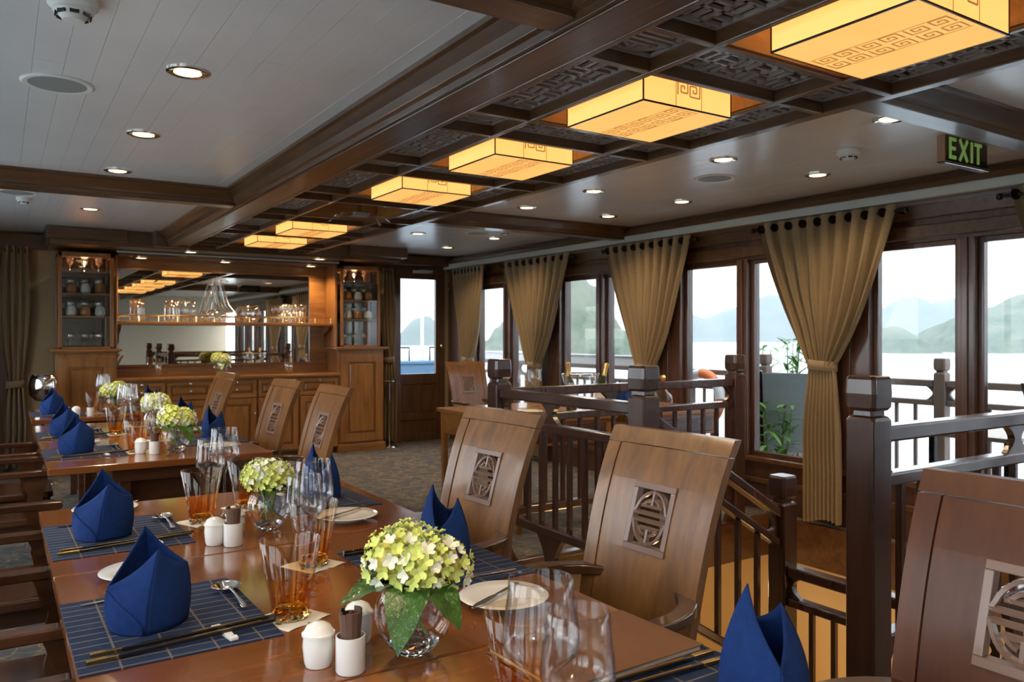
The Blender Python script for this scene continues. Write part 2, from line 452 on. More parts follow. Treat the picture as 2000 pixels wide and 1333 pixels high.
# coffer grid
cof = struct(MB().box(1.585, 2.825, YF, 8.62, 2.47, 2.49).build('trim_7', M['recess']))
for xb in (1.895, 2.545):
    MB().box(xb-0.014, xb+0.014, YF, 8.60, 2.288, 2.47).build('rail', M['trim_y'], cof, bevel=0.004)
MB().box(1.585, 1.612, YF, 8.60, 2.286, 2.36).build('rail', M['trim_y'], cof, bevel=0.004)
PITCH = 1.04
bars = []
k = -2
while 1.75 + k*PITCH < 8.6:
    bars += [1.75 + k*PITCH, 2.05 + k*PITCH]; k += 1
bars = [b for b in bars if b < 8.6]
for yb in bars:
    for (a, b) in ((1.60, 1.881), (1.909, 2.531), (2.559, 2.83)):
        MB().box(a, b, yb-0.014, yb+0.014, 2.29, 2.44).build('crossbar', M['trim_x'], cof, bevel=0.003)

def fret(x0, x1, y0, y1, z, seed):
    """carved lattice of interlocking key bars"""
    rr = random.Random(seed)
    m = MB(); c = 0.021; w = 0.0145
    nx = max(3, round((x1-x0)/c)); ny = max(3, round((y1-y0)/c))
    cx = (x1-x0)/nx; cy = (y1-y0)/ny
    occ = {}
    for j in range(ny+1):
        i = 0
        while i <= nx:
            # diagonal herringbone of long strokes
            ph = (i + 3*j) % 12
            L = 5
            occ[(i, j)] = 'v' if ph in (0, 4, 8) else 'h'
            i += 1
    for j in range(ny+1):
        for i in range(nx+1):
            X = x0+i*cx; Y = y0+j*cy
            b = ((i//4) + (j//4)) % 2
            if b == 0:
                if i % 2 == 0 and j < ny:
                    m.box(X-w/2, X+w/2, Y, Y+cy, z, z+0.012)
                if j % 4 == 0 and i < nx:
                    m.box(X, X+cx, Y-w/2, Y+w/2, z, z+0.0115)
            else:
                if j % 2 == 0 and i < nx:
                    m.box(X, X+cx, Y-w/2, Y+w/2, z, z+0.012)
                if i % 4 == 0 and j < ny:
                    m.box(X-w/2, X+w/2, Y, Y+cy, z, z+0.0115)
    m.box(x0-0.004, x0+0.006, y0, y1, z-0.001, z+0.012).box(x1-0.006, x1+0.004, y0, y1, z-0.001, z+0.012)
    m.box(x0, x1, y0-0.004, y0+0.006, z-0.001, z+0.012).box(x0, x1, y1-0.006, y1+0.004, z-0.001, z+0.012)
    return m
def shou_strokes(r):
    """round longevity medallion as strokes (u0,v0,u1,v1,width)"""
    st = []
    w = 0.125*r
    def arc(a0, a1, rad, n=8):
        for i in range(n):
            t0 = R(a0+(a1-a0)*i/n); t1 = R(a0+(a1-a0)*(i+1)/n)
            st.append((rad*math.cos(t0), rad*math.sin(t0), rad*math.cos(t1), rad*math.sin(t1), w))
    for q in (1, -1):
        arc(20*q, 160*q, 0.92*r, 14)
        arc(38*q, 76*q, 0.64*r, 4); arc(104*q, 142*q, 0.64*r, 4)
        st.append((0, q*0.92*r, 0, q*0.42*r, w))
        st.append((-0.60*r, q*0.40*r, 0.60*r, q*0.40*r, w))
        st.append((-0.97*r, q*0.13*r, 0.97*r, q*0.13*r, w))
        st.append((-0.86*r, q*0.33*r, -0.97*r, q*0.13*r, w)); st.append((0.86*r, q*0.33*r, 0.97*r, q*0.13*r, w))
    return st
sd = 0
for kk in range(-1, 8):
    ya = 1.75 + kk*PITCH; yb = ya + 0.30; yn = ya + PITCH
    if ya > 8.5 or ya < 0.3: 
        if ya > 8.5: continue
    z = 2.335
    for (x0, x1) in ((1.617, 1.876), (2.564, 2.822)):
        # long side cell
        y0, y1 = yb+0.019, min(yn-0.019, 8.58)
        if y1 > y0+0.1 and yn > 0.9:
            o = fret(x0, x1, y0, y1, z, sd).build('fretwork_panel', M['fret'], cof); sd += 1
        # small cell with round medallion
        y0, y1 = ya+0.019, min(yb-0.019, 8.58)
        if ya > 0.9 and y1 > y0+0.1:
            m = MB(); cx, cy = (x0+x1)/2, (y0+y1)/2; r = 0.118
            for (u0, v0, u1, v1, w) in shou_strokes(r):
                m.bar((cx+u0, cy+v0, z+0.006), (cx+u1, cy+v1, z+0.006), w, 0.012)
            m.box(x0, x1, y0-0.003, y0+0.008, z, z+0.012).box(x0, x1, y1-0.008, y1+0.003, z, z+0.012)
            m.box(x0-0.003, x0+0.008, y0, y1, z, z+0.012).box(x1-0.008, x1+0.003, y0, y1, z, z+0.012)
            m.build('medallion_panel', M['fret'], cof)
    if ya > 0.3:
        fret(1.914, 2.526, ya+0.019, min(yb-0.019, 8.58), z, sd).build('fretwork_panel', M['fret'], cof); sd += 1
    # lantern recess lining
    if yn < 8.7:
        y0, y1 = yb+0.016, yn-0.016
        m = MB().box(1.909, 1.919, y0, y1, 2.30, 2.46).box(2.521, 2.531, y0, y1, 2.30, 2.46).box(1.909, 2.531, y0-0.001, y0+0.009, 2.30, 2.46).box(1.909, 2.531, y1-0.009, y1+0.001, 2.30, 2.46)
        m.build('recess_lining', M['bar_x'], cof)
for yb in bars: pass

# lanterns
def greek(m, cx, cy, s, mp, w=0.0035):
    """one key spiral"""
    pts = [(-1,-1),(-1,1),(1,1),(1,-0.6),(-0.35,-0.6),(-0.35,0.35),(0.35,0.35),(0.35,-0.1)]
    for a, b in zip(pts, pts[1:]):
        mp(m, cx+a[0]*s, cy+a[1]*s, cx+b[0]*s, cy+b[1]*s, w)
def make_lantern():
    t = thing('ceiling_lantern', 'x', 'lantern', (2.22, 2.42, 2.25), 0, 'paper lanterns along the coffered ceiling')
    h, H = 0.232, 0.165
    t_ = 0.003
    MB().box(-h, h, -h, h, 0, t_).build('bottom_panel', M['lantern'], t)
    for (a, b, c, d) in ((-h, h, -h, -h+t_), (-h, h, h-t_, h), (-h, -h+t_, -h, h), (h-t_, h, -h, h)):
        MB().box(a, b, c, d, t_, H).build('side_panel', M['lantern_side'], t)
    f = MB(); w = 0.0045
    for sx in (-h, h):
        f.box(sx-w/2, sx+w/2, -h, h, -0.002, 0.004)
        for sy in (-h, h): f.box(sx-w/2, sx+w/2, sy-w/2, sy+w/2, 0, H)
    for sy in (-h, h): f.box(-h, h, sy-w/2, sy+w/2, -0.002, 0.004)
    f.build('frame', M['black'], t)
    g = MB()
    def mb_bottom(m, u0, v0, u1, v1, w): m.bar((u0, v0, -0.0006), (u1, v1, -0.0006), w, 0.0008)
    for k in range(6):
        u = -0.185 + 0.074*k
        for v in (-0.034, 0.034):
            greek(g, u, v, 0.026*(1 if k % 2 == 0 else -1)*1.0, mb_bottom, 0.0055)
    g.bar((-0.215,-0.066,-0.0006),(0.215,-0.066,-0.0006),0.003,0.0008); g.bar((-0.215,0.066,-0.0006),(0.215,0.066,-0.0006),0.003,0.0008)
    g.xf(Matrix.Rotation(R(90), 4, 'Z'))
    g.build('bottom_key_motif', M['lantern_line'], t)
    for s in (-1, 1):
        g = MB()
        def side(m, u0, v0, u1, v1, w, s=s): m.bar((u0, s*(h+0.0006), v0), (u1, s*(h+0.0006), v1), w, 0.0008, up=(0,1,0))
        greek(g, -0.032, 0.075, 0.026, side, 0.0065); greek(g, 0.032, 0.075, -0.026, side, 0.0065)
        g.bar((-0.068, s*(h+0.0006), 0.004), (-0.068, s*(h+0.0006), H), 0.0035, 0.0008, up=(0,1,0)); g.bar((0.068, s*(h+0.0006), 0.004), (0.068, s*(h+0.0006), H), 0.0035, 0.0008, up=(0,1,0))
        g.build('side_key_motif', M['lantern_line'], t)
    r = MB().tube([(0,0,H), (0,0,0.22)], 0.01, 8).build('mount', M['black'], t)
    return t
lan = make_lantern()
lan_pos = [(1.38, 'largest amber paper lantern, cut by the top edge of the picture, above the exit sign'),
           (2.42, 'second amber paper lantern from the camera, hanging in its coffer'),
           (3.46, 'third amber paper lantern from the camera in the coffer row'),
           (4.50, 'fourth amber paper lantern, in front of the projector mount'),
           (6.58, 'amber paper lantern just behind the projector mount'),
           (7.62, 'farthest amber paper lantern, nearest the bar')]
for i, (y, lb_) in enumerate(lan_pos):
    if i == 1: lan['label'] = lb_; continue
    dup(lan, (2.22, y, 2.25), 0, lb_)
for i, (y, lb_) in enumerate(lan_pos):
    ld = bpy.data.lights.new('lantern_bulb', 'POINT'); ld.energy = 5; ld.color = (1, 0.62, 0.28); ld.shadow_soft_size = 0.08
    lo = bpy.data.objects.new('lantern_bulb', ld); COL.objects.link(lo); lo.location = (2.22, y, 2.22-0.03+0.0)
    lo.location = (2.22, y, 2.435)

# projector mount
t = thing('projector_mount', 'black and grey projector bracket bolted into an empty ceiling coffer', 'projector mount', (2.22, 5.5, 2.22))
MB().tube([(0,0,0.06),(0,0,0.25)], 0.02, 10).build('pole', M['silver'], t, smooth=True)
MB().box(-0.06,0.06,-0.05,0.05,0.04,0.065).build('plate', M['grey_plastic'], t, bevel=0.004)
for s in (-1, 1):
    for q in (-1, 1):
        MB().bar((0.03*s,0.02*q,0.045),(0.15*s,0.05*q,0.05),0.018,0.008).bar((0.15*s,0.05*q,0.05),(0.20*s,0.09*q,0.0),0.018,0.008).build('arm', M['silver'], t)

# walls -----------------------------------------------------------
# right wall with windows: glass z .42-2.0
SILL, HEAD = 0.42, 2.00
posts = []      # (centre, half)
y = 1.65
wide = [-2.0, -0.18, 1.65, 3.45, 5.27, 7.08, 8.90]
narrow = [-1.1, 0.73, 2.63, 4.41, 6.235, 8.0]
wr = MB().box(XR, XR+0.12, YF, YB, -0.30, SILL).box(XR, XR+0.12, YF, YB, HEAD, ZC+0.1)
wall_right = struct(wr.build('wall_right', M['trim_z']))
for yc in wide:
    if yc < YB: MB().box(XR-0.03, XR+0.13, yc-0.17, min(yc+0.17, YB), SILL, HEAD).build('post', M['trim_z'], wall_right, bevel=0.006)
    MB().box(XR-0.045, XR-0.025, yc-0.03, yc+0.03, SILL, HEAD).build('fluting', M['trim_z'], wall_right, bevel=0.004)
for yc in narrow:
    MB().box(XR-0.03, XR+0.13, yc-0.055, yc+0.055, SILL, HEAD).build('post', M['trim_z'], wall_right, bevel=0.006)
    MB().box(XR-0.045, XR-0.028, yc-0.018, yc+0.018, SILL, HEAD).build('fluting', M['trim_z'], wall_right, bevel=0.004)
MB().box(XR-0.02, XR+0.12, 9.06, YB, SILL, HEAD).build('corner_panel', M['trim_z'], wall_right)
MB().box(XR-0.03, XR, YF, YB, HEAD+0.02, HEAD+0.11).build('head_moulding', M['trim_x'], wall_right, bevel=0.008)
MB().box(XR-0.02, XR, YF, YB, HEAD+0.15, HEAD+0.27).build('head_moulding', M['trim_x'], wall_right, bevel=0.008)
MB().box(XR-0.05, XR, YF, YB, SILL-0.04, SILL).build('sill', M['trim_x'], wall_right, bevel=0.008)
MB().box(XR-0.025, XR, YF, YB, 0.21, 0.25).build('dado', M['trim_x'], wall_right, bevel=0.006)
edges = sorted([(c, 0.17) for c in wide] + [(c, 0.055) for c in narrow])
wn_i = 1
for (a, ha), (b, hb) in zip(edges, edges[1:]):
    y0, y1 = a+ha, b-hb
    f = 0.035
    m = MB().box(XR+0.02, XR+0.07, y0, y0+f, SILL, HEAD).box(XR+0.02, XR+0.07, y1-f, y1, SILL, HEAD).box(XR+0.02, XR+0.07, y0+f, y1-f, SILL, SILL+f).box(XR+0.02, XR+0.07, y0+f, y1-f, HEAD-f, HEAD)
    w = struct(m.build('window_%d' % wn_i, M['trim_z'], None, bevel=0.004))
    MB().box(XR+0.043, XR+0.047, y0+f, y1-f, SILL+f, HEAD-f).build('pane', M['pane_dimmed'], w)
    wn_i += 1
struct(MB().box(XR-0.10, XR-0.05, YF, YB, 2.27, 2.33).build('trim_8', M['strip'], None, bevel=0.003))
struct(MB().prism([(XR-0.12,2.33),(XR,2.33),(XR,2.42),(XR-0.06,2.42),(XR-0.07,2.40),(XR-0.10,2.37)], 'y', YF, YB).build('trim_9', M['trim_y']))
struct(MB().box(XR-0.05, XR, YF, YB, 2.24, 2.33).build('trim_10', M['trim_y']))

# left wall (behind the left edge of the picture) with window openings
wl = MB().box(XL-0.1, XL, YF, YB, 0, 0.6).box(XL-0.1, XL, YF, YB, 2.1, ZC+0.1)
wins_l = [(-2.8,-1.6),(-1.2,0.3),(0.7,2.2),(2.6,4.1),(4.5,6.0),(6.4,7.9)]
ya = YF
for (a, b) in wins_l:
    wl.box(XL-0.1, XL, ya, a, 0.6, 2.1); ya = b
wl.box(XL-0.1, XL, ya, YB, 0.6, 2.1)
struct(wl.build('wall_left', M['trim_z']))
for (a, b) in wins_l:
    f = 0.05
    m = MB().box(XL-0.07, XL-0.02, a, a+f, 0.6, 2.1).box(XL-0.07, XL-0.02, b-f, b, 0.6, 2.1).box(XL-0.07, XL-0.02, a, b, 0.6, 0.65).box(XL-0.07, XL-0.02, a, b, 2.05, 2.1).box(XL-0.07, XL-0.02, (a+b)/2-0.03, (a+b)/2+0.03, 0.65, 2.05)
    w = struct(m.build('window_%d' % wn_i, M['trim_z'])); wn_i += 1
    MB().box(XL-0.047, XL-0.043, a+f, b-f, 0.65, 2.05).build('pane', M['pane'], w)
struct(MB().box(XL, XR, YF-0.1, YF, 0, ZC+0.1).build('wall_front', M['cream']))
# back wall: opening for the door
DX0, DX1 = 4.22, 5.02
wb = MB().box(XL, DX0, YB, YB+0.1, 0, ZC+0.1).box(DX1, XR, YB, YB+0.1, 0, ZC+0.1).box(DX0, DX1, YB, YB+0.1, 2.30, ZC+0.1)
wall_back = struct(wb.build('wall_back', M['tan']))
MB().box(XL, 0.08, YB-0.03, YB-0.001, 0, 2.3).build('wood_panel', M['trim_z'], wall_back)
MB().box(XL, 0.42, YB-0.06, YB-0.001, 2.26, 2.42).build('cornice', M['trim_x'], wall_back, bevel=0.006)
MB().box(3.96, DX0-0.0, YB-0.02, YB-0.001, 0, 2.3).build('wood_panel', M['trim_z'], wall_back)
MB().box(3.9, XR-0.03, YB-0.16, YB-0.001, 2.30, 2.42).build('cornice', M['trim_x'], wall_back, bevel=0.006)

# door_1 in the back wall
gx0, gx1, gz0, gz1 = 4.375, 4.885, 0.885, 2.13
dm = MB().box(DX0, gx0, YB-0.01, YB+0.04, 0.0, 2.30).box(gx1, DX1, YB-0.01, YB+0.04, 0.0, 2.30).box(gx0, gx1, YB-0.01, YB+0.04, gz1, 2.30)
dm.box(gx0, gx1, YB-0.01, YB+0.04, 0.75, gz0).box(gx0, gx1, YB+0.005, YB+0.03, 0.0, 0.75).box(gx0, gx1, YB-0.01, YB+0.04, 0.0, 0.10).box(gx0, gx1, YB-0.01, YB+0.04, 0.28, 0.36).box(4.60, 4.66, YB-0.01, YB+0.04, 0.36, 0.75)
door = struct(dm.build('door_1', M['door_z'], None, bevel=0.003))
MB().box(gx0, gx1, YB+0.012, YB+0.016, gz0, gz1).build('pane', M['pane_dimmed'], door)
for (a, b) in ((4.40, 4.575), (4.685, 4.86)):
    MB().box(a, b, YB-0.004, YB+0.006, 0.385, 0.725).build('door_panel', M['door_z'], door, bevel=0.006)
MB().lathe([(0.0,0.05),(0.02,0.045),(0.026,0.03),(0.02,0.012),(0.009,0.008),(0.009,0)], 12).xf(Matrix.Translation((4.965, YB-0.01, 1.25)) @ Matrix.Rotation(R(90), 4, 'X')).build('door_knob', M['gold'], door, smooth=True)
MB().box(4.52, 4.82, YB-0.06, YB-0.01, 2.20, 2.245).bar((4.60,YB-0.07,2.25),(4.88,YB-0.03,2.25),0.02,0.01).build('door_closer', M['silver'], door, bevel=0.003)

# ------------------------------------------------------------------ stairwell and lower room
lower = struct(MB().box(1.6, 5.1, -0.5, 6.5, -2.62, -2.52).build('floor_lower', M['deckwood']))
struct(MB().box(5.0, 5.1, -0.5, 6.5, -2.52, -0.23).box(1.5, 1.6, -0.5, 6.5, -2.52, -0.23).box(1.6, 5.0, 6.4, 6.5, -2.52, -0.23).box(1.6, 5.0, -0.6, -0.5, -2.52, -0.23).build('wall_lower', pm('lower_wall_paint', (0.56,0.40,0.19), 0.7)))
for (x, y, z, en) in ((3.9, 3.3, -0.9, 9), (3.9, 5.3, -0.7, 8), (4.2, 1.0, -0.7, 12)):
    ld = bpy.data.lights.new('stair_lamp', 'POINT'); ld.energy = en; ld.color = (1, 0.62, 0.28); ld.shadow_soft_size = 0.1
    lo = bpy.data.objects.new('stair_lamp', ld); COL.objects.link(lo); lo.location = (x, y, z)
# flight of steps from the room down towards the windows
st = thing('staircase', 'dark wooden stairs going down between the newel posts', 'staircase', (2.45, 1.62, 0))
run, rise = 0.27, 0.19
for i in range(7):
    x0 = 0.03 + i*run; z0 = -(i+1)*rise
    MB().box(x0-0.02, x0+run, 0.05, 1.06, z0-0.035, z0).build('tread', M['chair_red'], st, bevel=0.006)
    MB().box(x0-0.02+0.01, x0+0.02, 0.05, 1.06, z0, z0+rise-0.04).build('riser', M['rail'], st)
for yy_ in (0.02, 1.08):
    MB().prism([(0.02,-0.02),(0.02,-0.26),(0.02+7*run,-7*rise-0.26),(0.02+7*run,-7*rise+0.02)], 'y', yy_-0.02, yy_+0.02).build('stringer', M['chair_red'], st)

# railings --------------------------------------------------------
def make_newel(loc, label, h=1.245, below=0.0, s=1.0, mat='rail', group='carved newel posts around the stairwell', name='newel_post'):
    t = thing(name, label, 'newel post', loc, 0, group)
    w = 0.054*s; c = 0.013*s
    def oct_(a, z, ch):
        return [(a-ch,-a,z),(a,-a+ch,z),(a,a-ch,z),(a-ch,a,z),(-a+ch,a,z),(-a,a-ch,z),(-a,-a+ch,z),(-a+ch,-a,z)]
    def stack(levels):
        m = MB(); n = 8; vs = []; fs = []
        for (a, z, ch) in levels: vs += oct_(a, z, ch)
        for i in range(len(levels)-1):
            for k in range(n):
                fs.append((i*n+k, i*n+(k+1)%n, (i+1)*n+(k+1)%n, (i+1)*n+k))
        fs.append(tuple(range(n-1,-1,-1))); fs.append(tuple((len(levels)-1)*n+k for k in range(n)))
        return m.add(vs, fs)
    stack([(w,-below,c*0.5),(w,h-0.152*s,c*0.5),(w*0.92,h-0.140*s,c),(w*0.72,h-0.135*s,c)]).build('shaft', M[mat], t, bevel=0.002)
    stack([(w*0.72,h-0.136*s,c*0.6),(w*0.70,h-0.118*s,c*0.6)]).build('neck', M[mat], t)
    stack([(w*0.86,h-0.119*s,c),(w*1.04,h-0.106*s,c),(w*1.08,h-0.06*s,c),(w*1.04,h-0.012*s,c),(w*0.95,h,c)]).build('cap', M[mat], t, bevel=0.003)
    return t
make_newel((2.5, 4.01, 0), 'dark newel post farthest back, in front of the light wooden armchair')
make_newel((2.5, 2.75, 0), 'dark newel post right of the curtain tied at mid room, at the stair head', below=0.25)
make_newel((2.5, 1.62, 0), 'big dark newel post at right, nearest the camera')
make_newel((4.54, 4.01, 0), 'dark newel post against the window wall at the back of the stairwell')
make_newel((3.48, 2.75, -0.60), 'low newel post partway down the stairs, below the long curtain', below=0.6)

def scroll(w, h):
    """bracket outline, waisted in the middle, between two rails"""
    pts = []
    for i in range(9):
        t = i/8; pts.append((-w*(0.32+0.68*abs(2*t-1)**1.6), t*h))
    for i in range(9):
        t = 1-i/8; pts.append((w*(0.32+0.68*abs(2*t-1)**1.6), t*h))
    return pts
def half_scroll(w, h):
    pts = [(0,0)]
    for i in range(9):
        t = i/8; pts.append((w*(0.25+0.75*abs(2*t-1)**1.6), t*h))
    pts.append((0,h))
    return pts
def make_railing(name_label, a, b, zt=1.07, zb=0.35, below=0.08, mid=True, drop=0.0, mat='rail', group='stairwell railings', sp=0.135):
    a = Vector((a[0], a[1], 0)); b = Vector((b[0], b[1], 0)); L = (b-a).length
    ang = math.atan2(b.y-a.y, b.x-a.x)
    t = thing('railing', name_label, 'railing', tuple(a), ang, group)
    m0 = 0.055
    def zz(u): return -drop*u/L
    def slab(z0, z1, w):
        m = MB()
        m.hexa([(m0,-w/2,z0+zz(m0)),(L-m0,-w/2,z0+zz(L-m0)),(L-m0,w/2,z0+zz(L-m0)),(m0,w/2,z0+zz(m0)),(m0,-w/2,z1+zz(m0)),(L-m0,-w/2,z1+zz(L-m0)),(L-m0,w/2,z1+zz(L-m0)),(m0,w/2,z1+zz(m0))])
        return m
    slab(zt-0.055, zt, 0.075).build('top_rail', M[mat], t, bevel=0.008)
    slab(zt-0.21, zt-0.165, 0.065).build('mid_rail', M[mat], t, bevel=0.007)
    slab(zb-0.05, zb, 0.065).build('bottom_rail', M[mat], t, bevel=0.007)
    gap0 = zt-0.167; gh = 0.114
    ncut = 1 if L > 0.9 else 0
    for i in range(ncut):
        u = L*0.42
        m = MB().prism([(u+p, gap0+q+zz(u+p)) for p, q in scroll(0.085, gh)], 'y', -0.014, 0.014)
        m.build('scroll_bracket', M[mat], t)
    MB().prism([(m0-0.005+p, gap0+q+zz(m0+p)) for p, q in half_scroll(0.075, gh)], 'y', -0.014, 0.014).build('scroll_bracket', M[mat], t)
    MB().prism([(L-m0+0.005-p, gap0+q+zz(L-m0-p)) for p, q in half_scroll(0.075, gh)], 'y', -0.014, 0.014).build('scroll_bracket', M[mat], t)
    n = max(2, int(round((L-0.11)/sp))); 
    for i in range(1, n):
        u = m0 + (L-2*m0)*i/n
        m = MB(); s = 0.013
        m.box(u-s, u+s, -s, s, zb-0.002+zz(u), zt-0.208+zz(u)).build('baluster', M[mat], t, bevel=0.003)
    if below:
        for u in (L*0.42,):
            MB().prism([(u+p, q+zz(u+p)) for p, q in scroll(0.12, zb-0.048)], 'y', -0.016, 0.016).build('foot_bracket', M[mat], t)
        slab(0.0, 0.03, 0.06).build('base_rail', M[mat], t, bevel=0.004)
        for uu, sg in ((m0-0.005, 1), (L-m0+0.005, -1)):
            MB().prism([(uu+sg*p, q+zz(uu)) for p, q in half_scroll(0.09, zb-0.048)], 'y', -0.016, 0.016).build('foot_bracket', M[mat], t)
    return t
make_railing('dark balustrade behind the middle dining chairs, between the two back newel posts', (2.5,4.01), (2.5,2.75))
make_railing('dark balustrade on the far side of the stairwell, in front of the window tables', (2.5,4.01), (4.54,4.01))
make_railing('dark balustrade running right from the nearest newel post', (2.5,1.62), (4.9,1.62))
make_railing('sloping handrail going down from the stair head to the low newel post', (2.5,2.75), (3.48,2.75), drop=0.60, zt=1.05, zb=0.20, below=0)
r_ = make_railing('lower level balustrade below the curtain, in orange lamplight', (3.48,2.75), (3.48,1.62), zt=0.80, zb=-0.05, below=0)
r_.location = (3.48, 2.75, -0.62)
t = thing('fire_extinguisher', 'red fire extinguisher on the lower level, glimpsed through the stair balusters', 'fire extinguisher', (4.80, 3.72, -1.6))
MB().lathe([(0,0),(0.07,0),(0.075,0.02),(0.075,0.42),(0.05,0.48),(0.02,0.50),(0.02,0.52)], 20).build('cylinder', M['red'], t, smooth=True)
MB().tube([(0,0,0.51),(0,0,0.56)],0.02,8).bar((0,0,0.56),(-0.09,0,0.58),0.015,0.015).build('valve', M['black'], t)

# ------------------------------------------------------------------ bar
BY = 9.0
def panel_door(name, x0, x1, z0, z1, parent, yf=BY, inset=0.05, mat='bar_z', knob=None):
    yf = yf - 0.024
    m = MB().box(x0, x1, yf, yf+0.024, z0, z0+inset).box(x0, x1, yf, yf+0.024, z1-inset, z1).box(x0, x0+inset, yf, yf+0.024, z0+inset, z1-inset).box(x1-inset, x1, yf, yf+0.024, z0+inset, z1-inset).box(x0+inset, x1-inset, yf+0.020, yf+0.024, z0+inset, z1-inset)
    d = m.build(name, M[mat], parent, bevel=0.004)
    q = 0.014
    MB().hexa([(x0+inset+q,yf+0.020,z0+inset+q),(x1-inset-q,yf+0.020,z0+inset+q),(x1-inset-q,yf+0.020,z1-inset-q),(x0+inset+q,yf+0.020,z1-inset-q),(x0+inset+2.4*q,yf+0.003,z0+inset+2.4*q),(x1-inset-2.4*q,yf+0.003,z0+inset+2.4*q),(x1-inset-2.4*q,yf+0.003,z1-inset-2.4*q),(x0+inset+2.4*q,yf+0.003,z1-inset-2.4*q)]).build('raised_panel', M[mat], d)
    if knob:
        for kx, kz in knob:
            MB().lathe([(0.006,0),(0.006,0.012),(0.014,0.018),(0.014,0.026),(0.0,0.030)], 10).xf(Matrix.Translation((kx, yf, kz)) @ Matrix.Rotation(R(90), 4, 'X')).build('knob', M['silver'], d, smooth=True)
    return d
def column_base(x0, x1, label):
    t = thing('bar_column_cabinet', label, 'cabinet', (0,0,0), 0, 'panelled column cabinets of the bar')
    MB().box(x0, x1, BY, YB, 0.0, 1.215).build('body', M['bar_z'], t, bevel=0.003)
    panel_door('door', x0+0.02, x1-0.02, 0.12, 1.16, t, BY, 0.09)
    MB().box(x0-0.015, x1+0.015, BY-0.03, YB, 0.0, 0.09).build('plinth', M['bar_x'], t, bevel=0.006)
    MB().box(x0-0.05, x1+0.05, BY-0.06, YB, 1.225, 1.25).box(x0-0.025, x1+0.025, BY-0.035, YB, 1.21, 1.226).build('ledge', M['bar_x'], t, bevel=0.004)
    return t
column_base(0.46, 1.00, 'tall panelled base cabinet at the left end of the bar')
column_base(3.37, 3.94, 'tall panelled base cabinet at the right end of the bar')
M['cab_back'] = pm('cabinet_mirror_back', (0.20,0.19,0.17), 0.08, metal=0.9)
def glass_cab(x0, x1, label):
    t = thing('glass_display_cabinet', label, 'display cabinet', (0,0,0), 0, 'glass display cabinets of the bar')
    z0, z1 = 1.252, 2.22; y0 = BY+0.0
    p = 0.03
    m = MB()
    for a in (x0, x1-p):
        m.box(a, a+p, y0, y0+p, z0, z1).box(a, a+p, YB-0.05, YB-0.001, z0, z1)
    m.box(x0, x1, y0, y0+p, z1-0.045, z1).box(x0, x1, y0, y0+p, z0, z0+0.02).box(x0, x1, y0+p, YB-0.01, z1-0.02, z1)
    m.box(x0, x0+0.012, y0+p, YB-0.05, z1-0.045, z1).box(x1-0.012, x1, y0+p, YB-0.05, z1-0.045, z1)
    m.build('frame', M['bar_z'], t, bevel=0.002)
    MB().box(x0+p, x1-p, YB-0.016, YB-0.004, z0, z1-0.02).build('mirror_back', M['cab_back'], t)
    MB().box(x0+p, x1-p, y0+0.012, y0+0.016, z0+0.02, z1-0.045).build('pane', M['pane'], t)
    for a in (x0+0.012, x1-0.016):
        MB().box(a, a+0.004, y0+p, YB-0.05, z0+0.02, z1-0.045).build('pane', M['pane'], t)
    for zz in (1.57, 1.80, 2.02):
        MB().box(x0+0.018, x1-0.018, y0+0.03, YB-0.02, zz, zz+0.012).build('shelf', M['bar_x'], t)
    return t
glass_cab(0.485, 0.975, 'lit glass display cabinet of hanging glasses left of the bar mirror')
glass_cab(3.40, 3.90, 'lit glass display cabinet right of the bar mirror, beside the curtain')
# counter
ct = thing('bar_counter', 'long panelled back bar counter under the mirror with drawers and doors', 'counter', (0,0,0))
MB().box(1.0, 3.37, BY+0.02, YB, 0.06, 0.90).build('body', M['bar_x'], ct)
MB().box(1.0, 3.37, BY+0.05, YB, 0.0, 0.06).build('plinth', M['trim_x'], ct)
MB().box(0.99, 3.38, BY-0.03, YB, 0.915, 0.945).box(1.0, 3.37, BY-0.01, YB, 0.90, 0.916).build('countertop', M['bar_x'], ct, bevel=0.005)
MB().box(1.0, 3.37, YB-0.05, YB-0.001, 0.945, 1.035).build('backsplash', M['bar_x'], ct, bevel=0.004)
nb = 5; wv = 2.37/nb
for i in range(nb):
    x0 = 1.0+i*wv; x1 = x0+wv
    for (a, b) in ((x0+0.012, (x0+x1)/2-0.006), ((x0+x1)/2+0.006, x1-0.012)):
        pass
    panel_door('drawer', x0+0.012, x1-0.012, 0.70, 0.885, ct, BY+0.02, 0.035, 'bar_x', knob=[((x0+x1)/2, 0.87), ((x0+x1)/2, 0.79)])
    panel_door('cabinet_door', x0+0.012, x1-0.012, 0.08, 0.685, ct, BY+0.02, 0.06, 'bar_z', knob=[(x0+0.04 if i % 2 else x1-0.04, 0.52)])
# mirror with frame, side panels and shelf
bm_ = thing('bar_mirror', 'wide framed mirror behind the bar counter', 'mirror', (0,0,0))
MB().box(1.06, 3.15, YB-0.03, YB-0.025, 1.07, 2.10).build('mirror_glass', M['mirror'], bm_)
MB().box(1.0, 1.06, YB-0.05, YB-0.002, 1.036, 2.22).box(3.15, 3.37, YB-0.05, YB-0.002, 1.036, 2.22).box(1.06, 3.15, YB-0.05, YB-0.002, 1.036, 1.07).box(1.06, 3.15, YB-0.05, YB-0.002, 2.10, 2.22).build('mirror_frame', M['bar_x'], bm_, bevel=0.005)
MB().box(3.345, 3.37, BY+0.05, YB-0.052, 1.252, 2.22).build('side_panel', M['bar_z'], bm_, bevel=0.003)
MB().box(1.0, 1.012, BY+0.05, YB-0.052, 1.252, 2.22).build('side_panel', M['bar_z'], bm_, bevel=0.003)
sh = thing('bar_shelf', 'long wooden shelf with a gallery rail across the bar mirror', 'shelf', (0,0,0))
